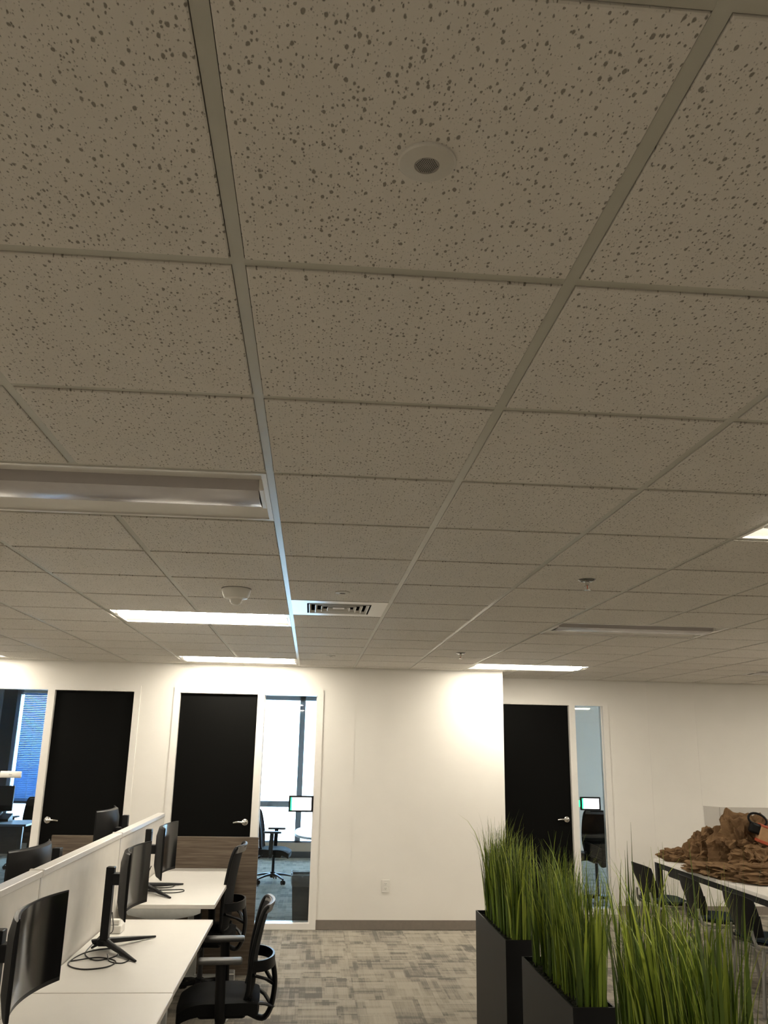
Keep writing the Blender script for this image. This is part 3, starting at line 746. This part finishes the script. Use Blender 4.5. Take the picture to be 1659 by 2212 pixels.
def cable(name, pts, r, mat, label, grp=None):
    o = MB().tube(spline(pts, 8), r, 6).build(name, mat, None, 60); tag(o, label, 'cable', grp); return o
zd = 0.7435
cable('monitor_cable', [(-1.07,5.18,0.90),(-1.10,5.28,0.84),(-1.14,5.36,0.78),(-1.17,5.3,zd),(-1.15,5.05,zd),(-1.06,4.92,zd),(-0.98,5.02,zd),(-1.03,5.18,zd),(-1.15,5.06,zd+0.006),(-1.185,4.85,zd),(-1.09,4.74,zd),(-0.98,4.78,zd),(-0.96,4.90,zd),(-1.06,4.95,zd+0.006),(-1.19,4.90,zd)], 0.0035, 'cable_black', 'thin black cable coiled under the middle desk monitor', 'black monitor cables')
cable('monitor_cable', [(-1.06,5.20,0.92),(-1.08,5.36,0.80),(-1.13,5.45,0.76),(-1.18,5.52,zd),(-1.195,5.62,zd)], 0.003, 'cable_black', 'short black cable hanging behind the middle desk monitor', 'black monitor cables')
cable('monitor_cable', [(-1.02,4.98,0.76),(-0.99,4.90,zd),(-0.92,4.86,zd),(-0.90,4.95,zd),(-0.97,5.04,zd)], 0.003, 'cable_black', 'small black cable loop before the middle desk monitor foot', 'black monitor cables')
zf = 0.8185
cable('monitor_cable', [(-1.10,6.58,0.98),(-1.16,6.70,0.85),(-1.12,6.75,zf),(-1.02,6.72,zf),(-0.96,6.78,zf),(-1.0,6.9,zf),(-1.12,6.85,zf)], 0.0035, 'cable_black', 'black cable loop lying behind the far monitor foot', 'black monitor cables')
cable('monitor_cable', [(-1.13,6.62,zf),(-1.03,6.52,zf),(-0.93,6.50,zf),(-0.86,6.56,zf),(-0.88,6.64,zf),(-0.98,6.62,zf),(-1.08,6.60,zf)], 0.0035, 'cable_black', 'black cable loop on the far desk before the monitor', 'black monitor cables')
t = thing('power_adapter', 'small white power box on the middle desk behind the monitor', 'power box', (-1.12, 5.62, 0.74))
MB().rbox(-0.045, 0.045, -0.06, 0.06, 0, 0.045, 0.006, 2).build('box_body', 'plastic_white', t)
MB().rbox(-0.03, 0.03, -0.05, 0.0, 0.045, 0.075, 0.006, 2).build('plug', 'plastic_white', t)
t = thing('floor_power_box', 'grey floor power box standing behind the near desk chair', 'power box', (-0.585, 7.25, 0))
MB().rbox(-0.07, 0.07, -0.05, 0.05, 0, 0.15, 0.008, 2).build('box_body', 'steel_grey', t)
MB().box(-0.07, 0.07, -0.051, -0.0495, 0.135, 0.143).build('lid_edge', 'plastic_white', t)
cable('power_cable', [(-0.53,7.19,0.07),(-0.49,7.05,0.05),(-0.475,6.85,0.02),(-0.49,6.6,0.008),(-0.56,6.35,0.0065)], 0.006, 'cable_grey', 'pale grey power cable running to the floor box')

# ================================================================= TASK CHAIRS
def task_chair(x, y, rot, dz, label, mat_pad='arm_pad', bs=1.0):
    """faces local +x; origin on the floor under the gas lift"""
    t = thing('task_chair', label, 'office chair', (x, y, 0), rot, 'black mesh task chairs')
    # five star base
    sb = MB(); sb.lathe([(0.034, 0.06), (0.040, 0.075), (0.036, 0.13), (0.030, 0.135)], 16).build('base_hub', 'plastic_black', t, 40)
    for k in range(5):
        a = 2*PI*k/5+0.3; d = Vector((math.cos(a), math.sin(a), 0))
        MB().tube([d*0.02+Vector((0,0,0.105)), d*0.15+Vector((0,0,0.095)), d*0.29+Vector((0,0,0.068))], [0.027, 0.022, 0.014], 8, flat=(1, 0.7)).build('base_arm', 'plastic_black', t, 40)
        c = d*0.29; n_ = Vector((-d.y, d.x, 0))
        mb = MB()
        for sg in (-1, 1):
            mb.lathe([(0.012, -0.009), (0.026, -0.009), (0.028, -0.004), (0.028, 0.004), (0.026, 0.009), (0.012, 0.009)], 14,
                     Matrix.Translation(c+n_*sg*0.016+Vector((0,0,0.028))) @ Matrix.Rotation(a, 4, 'Z') @ Matrix.Rotation(PI/2, 4, 'X'))
        mb.tube([c+Vector((0,0,0.028)), c+Vector((0,0,0.066))], 0.011, 8)
        mb.build('caster', 'plastic_black', t, 40)
    MB().tube([(0,0,0.12), (0,0,0.30+dz)], 0.020, 12).build('gas_lift', 'steel_dark', t, 40)
    z0 = 0.30+dz
    MB().rbox(-0.16, 0.12, -0.10, 0.10, z0, z0+0.062, 0.02, 2).build('tilt_mechanism', 'plastic_black', t)
    # seat cushion: rounded slab with waterfall front
    rows = []; nx, ny = 12, 10
    for i in range(nx+1):
        u = -1+2*i/nx; row = []
        for j in range(ny+1):
            v = -1+2*j/ny
            xx = 0.235*u; wd = 0.245*(1-0.10*max(0, -u)**2)
            zz = z0+0.125-0.035*max(0, u)**3-0.010*(1-v*v)+0.004*abs(u)
            rr = (abs(u)**4+abs(v)**4)
            zz -= 0.018*max(0, rr-0.7)
            row.append((xx*(1-0.05*abs(v)**4), wd*v*(1-0.06*abs(u)**4), zz))
        rows.append(row)
    MB().sheet(rows, 0.062, lambda i, j: (0, 0, -1)).build('seat', 'fabric_black', t, 50)
    # back: mesh panel in a frame, leaning backwards, curled lip at the top
    bp = [(-0.150, 0.105), (-0.165, 0.17), (-0.168, 0.24), (-0.174, 0.32), (-0.186, 0.40), (-0.204, 0.49), (-0.220, 0.555), (-0.238, 0.598), (-0.256, 0.612)]
    bp = [(a_, b_*bs) for a_, b_ in bp]
    wid = [0.17, 0.195, 0.21, 0.215, 0.215, 0.212, 0.205, 0.195, 0.175]
    def bow(v): return -0.030*(1-v*v)
    rows = [[(bx+bow(v), w*v, z0+bz) for v in [(-1+2*j/8) for j in range(9)]] for (bx, bz), w in zip(bp, wid)]
    MB().sheet(rows, 0.010, lambda i, j: (-1, 0, 0)).build('back_mesh', 'mesh_black', t, 60)
    loop = [(bx, -w, z0+bz) for (bx, bz), w in zip(bp, wid)]
    tp = [(bp[-1][0]+bow(v), wid[-1]*v, z0+bp[-1][1]) for v in (-0.6, -0.2, 0.2, 0.6)]
    loop += tp+[(bx, w, z0+bz) for (bx, bz), w in reversed(list(zip(bp, wid)))]
    bt = [(bp[0][0]+bow(v), wid[0]*v, z0+bp[0][1]) for v in (0.6, 0.2, -0.2, -0.6)]
    MB().tube(spline(loop+bt, 3)[:-1], 0.0135, 8, closed=True).build('back_frame', 'plastic_black', t, 60)
    # headrest lip
    rows = [[(-0.232+bow(v)-0.004*k_, 0.19*v, z0+0.573*bs+0.016*k_) for v in [(-1+2*j/8) for j in range(9)]] for k_ in range(4)]
    MB().sheet(rows, 0.026, lambda i, j: (-1, 0, 0.2)).build('top_pad', 'plastic_grey', t, 50)
    # lumbar loop: a wide horizontal band bulging rearwards, a spine and slanted ribs below it
    def band(z, xr, half, hgt, n=14):
        rows = []
        for i in range(n+1):
            a = -PI/2+PI*i/n
            rows.append([(-0.19-xr*math.cos(a), half*math.sin(a), z0+z-hgt/2), (-0.19-xr*math.cos(a)*0.97, half*math.sin(a), z0+z+hgt/2)])
        return MB().sheet(rows, 0.012, lambda i, j: (-math.cos(-PI/2+PI*i/n), math.sin(-PI/2+PI*i/n), 0))
    band(0.300, 0.115, 0.205, 0.060).build('lumbar_band', 'plastic_black', t, 50)
    sp_ = spline([(-0.300, 0, z0+0.29), (-0.318, 0, z0+0.20), (-0.318, 0, z0+0.12), (-0.300, 0, z0+0.03), (-0.255, 0, z0-0.02), (-0.15, 0, z0+0.02)], 4)
    MB().tube(sp_, 0.016, 8, flat=(2.2, 1)).build('back_spine', 'plastic_black', t, 50)
    for sg in (-1, 1):
        for (za, zb) in ((0.20, 0.12), (0.06, 0.0)):
            MB().tube([(-0.19, sg*0.19, z0+za+0.05), (-0.265, sg*0.10, z0+(za+zb)/2+0.05), (-0.312, 0, z0+zb+0.04)], 0.012, 6, flat=(1.3, 0.8)).build('back_rib', 'plastic_black', t, 50)
        MB().tube(spline([(-0.15, sg*0.10, z0+0.03), (-0.17, sg*0.16, z0+0.06), (-0.18, sg*0.19, z0+0.14)], 4), 0.014, 8).build('back_bracket', 'plastic_black', t, 50)
        # arm
        MB().tube(spline([(-0.02, sg*0.11, z0+0.035), (-0.02, sg*0.25, z0+0.030), (-0.015, sg*0.285, z0+0.09), (-0.01, sg*0.285, z0+0.22), (-0.005, sg*0.285, z0+0.335)], 4), 0.021, 8, flat=(1.35, 0.8)).build('arm_post', 'plastic_black', t, 50)
        MB().rbox(-0.125, 0.125, sg*0.285-0.042, sg*0.285+0.042, z0+0.335, z0+0.362, 0.011, 2).build('arm_pad', mat_pad, t, 50)
    return t
task_chair(-0.478, 5.61, PI+R(3), 0.0, 'black mesh task chair pushed under the middle desk, gap of carpet to its right')
task_chair(-0.765, 7.12, PI-R(4), 0.055, 'black mesh task chair at the far desk against the wooden panel', bs=1.17)
task_chair(-0.455, 12.62, R(-4), 0.02, 'black task chair inside the middle office seen through the sidelight')
task_chair(3.575, 10.93, R(90), 0.20, 'black chair back right behind the sidelight glass of the right office')
task_chair(-4.12, 13.75, R(-100), 0.06, 'black mesh chair at the desk of the blind office at far left')

# ================================================================= OFFICE CONTENTS
# middle office: rounded table, bin
t = thing('office_table', 'pale rounded table inside the middle office', 'table', (0.62, 11.75, 0))
pr = [(0.78*math.copysign(abs(math.cos(a))**0.65, math.cos(a)), 0.86*math.copysign(abs(math.sin(a))**0.65, math.sin(a))) for a in [2*PI*i/40 for i in range(40)]]
MB().extrude(pr, 'z', 0.712, 0.74).build('table_top', 'bluewhite_top', t, 30)
for a, b in ((-0.52, 0.55), (0.52, 0.55), (-0.52, -0.55), (0.52, -0.55)): MB().tube([(a, b, 0), (a, b, 0.712)], 0.022, 10).build('leg', 'steel_dark', t, 40)
t = thing('waste_bin', 'black waste bin with a clear liner behind the middle sidelight', 'bin', (0.025, 9.92, 0))
def fr(mb, a0, a1, z0, z1, th):
    vs = []
    for q, z in ((a0, z0), (a1, z1), (a1-th, z1), (a0-th, z0+0.004)): vs += [(-q*1.02, -q*0.75, z), (q*1.02, -q*0.75, z), (q*1.02, q*0.75, z), (-q*1.02, q*0.75, z)]
    fs = [(3, 2, 1, 0), (12, 13, 14, 15)]
    for l in range(3):
        for j in range(4): fs.append((l*4+j, l*4+(j+1) % 4, (l+1)*4+(j+1) % 4, (l+1)*4+j))
    return mb.add(vs, fs)
fr(MB(), 0.145, 0.168, 0.0, 0.48, 0.005).build('bin_body', 'bin_black', t)
ring2 = MB(); vs = []; n = 32
for zz, q in ((0.365, 0.169), (0.43, 0.176), (0.486, 0.178), (0.494, 0.172), (0.45, 0.160)):
    for k in range(n):
        a = 2*PI*k/n; c_, s_ = math.cos(a), math.sin(a); m_ = max(abs(c_), abs(s_)); w_ = q+0.004*math.sin(k*2.3+zz*40)
        vs.append((w_*1.02*c_/m_, w_*0.75*s_/m_, zz+0.004*math.sin(k*1.7)))
fs = [(l*n+k, l*n+(k+1) % n, (l+1)*n+(k+1) % n, (l+1)*n+k) for l in range(4) for k in range(n)]
ring2.add(vs, fs).build('bin_liner', 'acrylic', t, 60)
# blind office at far left
t = thing('window_blind', 'blue lit horizontal slat blind in the far left office window', 'blind', (-4.0, YO-0.03, 0))
MB().rbox(-0.915, 0.9, -0.02, 0.02, 2.60, 2.645, 0.004, 1).build('head_rail', 'plastic_white', t)
sme = MB().extrude([(-0.0070, -0.01445), (0.0012, -0.0004), (0.0070, 0.01445), (0.0, 0.0012)], 'x', -0.905, 0.895).mesh('slat', 'blind')
k = 0; z = 0.86
while z < 2.60:
    inst('slat', sme, t, (0, 0, z)); z += 0.0295
for x in (-0.68, 0.0, 0.66): MB().tube([(x, -0.014, 0.85), (x, -0.014, 2.6)], 0.002, 5).build('ladder_cord', 'plastic_white', t)
MB().rbox(-0.905, 0.895, -0.013, 0.013, 0.822, 0.842, 0.003, 1).build('bottom_rail', 'slate', t)
t = thing('office_desk', 'dark desk in the far left office behind the glass', 'desk', (-4.6, 12.62, 0))
MB().rbox(-0.9, 0.86, -0.34, 0.34, 0.712, 0.74, 0.003, 1).build('desk_top', 'desk_slate', t)
for x in (-0.8, 0.78):
    for y in (-0.26, 0.26): MB().rbox(x-0.025, x+0.025, y-0.025, y+0.025, 0, 0.712, 0.004, 1).build('leg', 'steel_dark', t)
MB().box(-0.8, 0.6, 0.28, 0.30, 0.30, 0.71).build('modesty_panel', 'steel_dark', t)
t = thing('office_monitor', 'flat black monitor on the desk of the far left office', 'monitor', (-4.33, 12.55, 0.74))
MB().rbox(-0.30, 0.30, -0.018, 0.018, 0.145, 0.475, 0.006, 2).build('panel', 'plastic_black', t)
MB().box(-0.29, 0.29, 0.0175, 0.0192, 0.157, 0.467).build('screen', 'screen', t)
MB().rbox(-0.03, 0.03, -0.045, -0.018, 0.0, 0.30, 0.004, 1).build('stand_post', 'plastic_black', t)
MB().rbox(-0.13, 0.13, -0.10, 0.08, 0.0, 0.014, 0.004, 1).build('stand_foot', 'plastic_black', t)
t = thing('desk_phone', 'small dark desk phone on the far left office desk', 'phone', (-4.19, 12.76, 0.74))
MB().extrude([(-0.09, 0.0), (0.09, 0.0), (0.09, 0.095), (-0.09, 0.03)], 'x', -0.085, 0.085).build('phone_body', 'steel_dark', t)
MB().tube(spline([(-0.06, -0.07, 0.055), (-0.06, -0.05, 0.068), (-0.06, 0.04, 0.10), (-0.06, 0.07, 0.10)], 3), 0.016, 8).build('handset', 'plastic_black', t, 50)

# ================================================================= PLANTERS
def planter(y0, y1, label, seed, tall=1.0):
    rnd = random.Random(seed)
    x0, x1, h = 1.197, 1.392, 0.74
    t = thing('grass_planter', label, 'planter', ((x0+x1)/2, (y0+y1)/2, 0), 0, 'black planter boxes with tall grass')
    w, l = (x1-x0)/2, (y1-y0)/2; th = 0.008
    vs = []
    for a, b, z in ((w, l, 0), (w, l, h), (w-th, l-th, h), (w-th, l-th, h-0.10)): vs += [(-a, -b, z), (a, -b, z), (a, b, z), (-a, b, z)]
    fs = [(3,2,1,0), (12,13,14,15)]
    for lv in range(3):
        for j in range(4): fs.append((lv*4+j, lv*4+(j+1) % 4, (lv+1)*4+(j+1) % 4, (lv+1)*4+j))
    MB().add(vs, fs).build('planter_box', 'planter_black', t)
    rows = []
    nx, ny = 14, 60
    for i in range(nx+1):
        row = []
        for j in range(ny+1):
            x = -w+th+(2*w-2*th)*i/nx; y = -l+th+(2*l-2*th)*j/ny
            row.append((x, y, h-0.022+0.016*noise.noise(Vector((x*40, y*40, seed)))+0.010*noise.noise(Vector((x*110, y*110, seed)))))
        rows.append(row)
    MB().sheet(rows, 0.03, lambda i, j: (0, 0, -1)).build('moss_fill', 'soil', t)
    # grass in five clumps
    for k in range(5):
        cyy = -l+0.10+(2*l-0.20)*k/4+rnd.uniform(-0.02, 0.02); clh = rnd.uniform(0.84, 1.08)*tall
        vs = []; fs = []; tone = []
        for b in range(125):
            ax = rnd.uniform(-w+0.05, w-0.02); ay = cyy+rnd.gauss(0, 0.045)
            ay = max(-l+0.03, min(l-0.03, ay))
            H = rnd.uniform(0.30, 0.63)*clh
            if rnd.random() < 0.10: H = rnd.uniform(0.55, 0.72)*clh
            ang = math.atan2(ay-cyy, ax)+rnd.gauss(0, 0.9) if rnd.random() < 0.6 else rnd.uniform(0, 2*PI)
            lean = abs(rnd.gauss(0.03, 0.075)); droop = rnd.random()**1.8*0.62
            wd = rnd.choice((0.0014, 0.002, 0.003, 0.004, 0.0052, 0.0064))
            d = Vector((math.cos(ang), math.sin(ang), 0)); sd = Vector((math.cos(ang+1.2+rnd.uniform(-0.7, 0.7)), math.sin(ang+1.2), 0)).normalized()
            n = 9; base = len(vs); tn = rnd.random()
            q = Vector((ax, ay, h-0.03)); th_ = 0.02+lean*0.6; st = H/n
            for i in range(n+1):
                s_ = i/n; ww = wd*(0.75+0.6*math.sin(PI*min(1, s_*1.1)))*(1-s_**3) + 0.0003
                if i == n: ww = 0.0003
                vs.append(tuple(q-sd*ww)); vs.append(tuple(q+sd*ww)); tt = tn*0.75+0.35*s_*s_
                tone += [tt, tt]
                th_ += (lean*0.9+droop*9.5*s_**4.2)/n
                q = q+(d*math.sin(th_)+Vector((0, 0, math.cos(th_))))*st
            for i in range(n): fs.append((base+2*i, base+2*i+1, base+2*i+3, base+2*i+2))
        me = bpy.data.meshes.new('grass_clump'); me.from_pydata(vs, [], fs); me.materials.append(MATS['grass_blade'])
        at = me.attributes.new('tone', 'FLOAT', 'POINT'); at.data.foreach_set('value', tone)
        for p in me.polygons: p.use_smooth = True
        o = bpy.data.objects.new('grass_clump', me); COL.objects.link(o); o.parent = t; tag(o, kind='stuff')
    return t
planter(5.412, 6.354, 'black planter box of tall grass farthest from the camera', 3)
planter(4.079, 5.015, 'black planter box of tall grass in the middle of the row', 11)
planter(2.752, 3.690, 'tall grass planter nearest the camera, its box below the frame', 23, 1.10)

# ================================================================= LONG TABLE, CHAIRS, PAPER
t = thing('long_table', 'long white topped table with dark metal legs by the set back wall', 'table', (4.30, 7.38, 0))
w, l = 0.64, 1.91
tt = MB().rbox(-w, w, -l, l, 0.708, 0.74, 0.003, 1).build('table_top', 'table_white', t)
for sg in (-1, 1):
    MB().box(sg*(w-0.03)-0.015, sg*(w-0.03)+0.015, -l+0.03, l-0.03, 0.655, 0.708).build('side_rail', 'steel_dark', t)
    MB().box(-w+0.045, w-0.045, sg*(l-0.03)-0.015, sg*(l-0.03)+0.015, 0.655, 0.708).build('end_rail', 'steel_dark', t)
    for s2 in (-1, 1): MB().rbox(sg*(w-0.035)-0.03, sg*(w-0.035)+0.03, s2*(l-0.035)-0.03, s2*(l-0.035)+0.03, 0.0, 0.708, 0.003, 1).build('leg', 'steel_dark', t)
MB().rbox(-0.62, 0.1, 1.35, 1.62, 0.60, 0.70, 0.02, 2).build('power_tray', 'steel_dark', t)

def side_chair(x, y, rot, label):
    """faces local +x, origin on the floor below the seat centre"""
    t = thing('side_chair', label, 'chair', (x, y, 0), rot, 'black shell chairs along the long table')
    # back shell: curved plate, narrower at the bottom, rounded corners
    rows = []
    for i in range(11):
        v = i/10; z = 0.50+0.30*v; half = 0.195+0.045*math.sin(v*PI*0.55)-0.05*max(0, v-0.75)*4*0.35
        row = []
        for j in range(13):
            u = -1+2*j/12
            row.append((-0.215-0.075*v+0.055*u*u, half*u, z-0.022*abs(u)**3*(1 if v > 0.5 else -1)))
        rows.append(row)
    MB().sheet(rows, 0.010, lambda i, j: (-1, 0, 0)).build('back_shell', 'shell_black', t, 50)
    rows = []
    for i in range(11):
        u = -1+2*i/10; row = []
        for j in range(11):
            v = -1+2*j/10
            row.append((0.215*u*(1-0.08*v**4), 0.225*v*(1-0.10*u**4), 0.455+0.018*u*u*(1 if u < 0 else -0.6)+0.012*v*v))
        rows.append(row)
    s_ = MB().sheet(rows, 0.012, lambda i, j: (0, 0, -1)).build('seat_shell', 'shell_black', t, 50)
    rows = [[(p[0]*0.93, p[1]*0.93, p[2]+0.004) for p in r_] for r_ in rows]
    MB().sheet(rows, 0.016, lambda i, j: (0, 0, 1)).build('seat_pad', 'seat_blue', t, 50)
    for sg in (-1, 1):
        MB().tube(spline([(-0.23, sg*0.15, 0.56), (-0.225, sg*0.165, 0.50), (-0.20, sg*0.18, 0.445), (-0.12, sg*0.19, 0.425)], 4), 0.012, 8).build('back_support', 'leg_silver', t, 50)
        MB().tube([(-0.17, sg*0.19, 0.43), (-0.235, sg*0.235, 0.0)], 0.0125, 8, flat=(1, 1.25)).build('leg', 'leg_silver', t, 50)
        MB().tube([(0.17, sg*0.19, 0.43), (0.215, sg*0.235, 0.0)], 0.0125, 8, flat=(1, 1.25)).build('leg', 'leg_silver', t, 50)
        MB().tube([(-0.18, sg*0.19, 0.425), (0.18, sg*0.19, 0.425)], 0.011, 8).build('seat_rail', 'leg_silver', t, 50)
    for xx in (-0.16, 0.16): MB().tube([(xx, -0.19, 0.425), (xx, 0.19, 0.425)], 0.010, 8).build('cross_rail', 'leg_silver', t, 50)
    return t
side_chair(3.44, 8.46, R(2), 'black shell chair at the far end of the long table')
side_chair(3.55, 7.63, R(-3), 'black shell chair second from the far end of the long table')
side_chair(3.55, 6.78, R(2), 'black shell chair third from the far end of the long table')
side_chair(3.50, 5.98, R(-2), 'black shell chair nearest the camera behind the grass at lower right')

def wad(loc, size, seed, label, rot=0.0, tilt=0.0):
    """crumpled sheet of packing paper: a lumpy closed skin with creased folds"""
    bm = bmesh.new(); bmesh.ops.create_icosphere(bm, subdivisions=5, radius=1.0)
    S = Vector((seed, seed*0.7, -seed))
    for v in bm.verts:
        p = v.co.normalized()
        g = p+0.30*noise.noise_vector(p*1.4+S)
        d1 = noise.voronoi(g*1.7+S)[0][0]; d2 = noise.voronoi(g*3.9-S)[0][0]; d3 = noise.voronoi(p*8.5+S)[0][0]
        q = p*(0.40+0.42*d1+0.30*d2+0.12*d3)+0.24*noise.noise_vector(p*1.8+S)+0.08*noise.noise_vector(p*5.0-S)
        v.co = Vector((q.x*size[0], q.y*size[1], q.z*size[2]+tilt*q.x*size[0]))
    zs = sorted(v.co.z for v in bm.verts); zf_ = zs[len(zs)//5]
    for v in bm.verts: v.co.z = max(v.co.z, zf_)-zf_
    me = bpy.data.meshes.new('kraft_paper_wad'); bm.to_mesh(me); bm.free(); me.materials.append(MATS['kraft_paper'])
    o = bpy.data.objects.new('kraft_paper_wad', me); COL.objects.link(o); o.location = loc; o.rotation_euler = (0, 0, rot)
    tag(o, label, 'packing paper', 'crumpled brown packing paper on the long table'); return o
wad((3.86, 9.03, 0.741), (0.25, 0.12, 0.10), 1.3, 'twisted brown paper tail at the left tip of the paper pile', R(-20))
wad((4.10, 8.88, 0.741), (0.30, 0.20, 0.25), 4.1, 'crumpled brown paper wad on the left slope of the pile')
wad((4.33, 8.66, 0.741), (0.32, 0.26, 0.37), 8.7, 'crumpled brown paper wad at the top of the pile')
wad((4.66, 8.44, 0.741), (0.36, 0.32, 0.28), 12.2, 'crumpled brown paper wad at the right of the pile under the orange box')
wad((4.26, 8.24, 0.741), (0.32, 0.28, 0.18), 17.9, 'crumpled brown paper wad in the front middle of the pile')
wad((3.84, 8.12, 0.741), (0.30, 0.50, 0.07), 21.4, 'flattened brown paper layer hanging over the table edge', R(8))
wad((4.06, 7.72, 0.741), (0.42, 0.30, 0.10), 25.0, 'flat crumpled brown paper lying in front of the pile', R(-14))
wad((4.52, 7.95, 0.741), (0.36, 0.28, 0.15), 31.0, 'crumpled brown paper wad at the right frame edge', R(20))
t = thing('orange_box', 'orange and tan box with a black loop handle on the paper pile', 'box', (4.50, 8.36, 0.985), R(-18))
M0 = Matrix.Rotation(R(20), 4, 'Y')
MB().rbox(-0.16, 0.22, -0.12, 0.12, -0.02, 0.13, 0.006, 2, M0).build('box_body', 'tan_card', t)
MB().rbox(-0.165, 0.225, -0.125, 0.125, 0.118, 0.140, 0.005, 1, M0).build('orange_lid', 'orange_card', t)
MB().rbox(-0.165, 0.225, -0.125, 0.125, -0.03, 0.0, 0.005, 1, M0).build('orange_base', 'orange_card', t)
MB().rbox(-0.25, -0.14, -0.06, 0.06, 0.03, 0.13, 0.02, 2, M0).build('handle_block', 'plastic_black', t)
MB().tube([tuple(M0 @ Vector((-0.20+0.085*math.cos(a), -0.02, 0.165+0.055*math.sin(a)))) for a in [2*PI*i/20 for i in range(20)]], 0.011, 8, closed=True).build('loop_handle', 'plastic_black', t, 60)
t = thing('acrylic_screen', 'clear grey acrylic screen standing on the long table behind the paper', 'screen', (4.336, 9.10, 0.741))
MB().box(0.0, 0.56, -0.003, 0.003, 0, 0.534).build('front_pane', 'acrylic', t)
MB().extrude([(-0.003, 0.0), (0.003, 0.0), (-0.095+0.003, 0.17), (-0.095-0.003, 0.17)], 'z', 0, 0.534).build('side_pane', 'acrylic', t)
MB().box(0.05, 0.52, -0.03, 0.03, 0, 0.008).build('foot', 'acrylic', t)
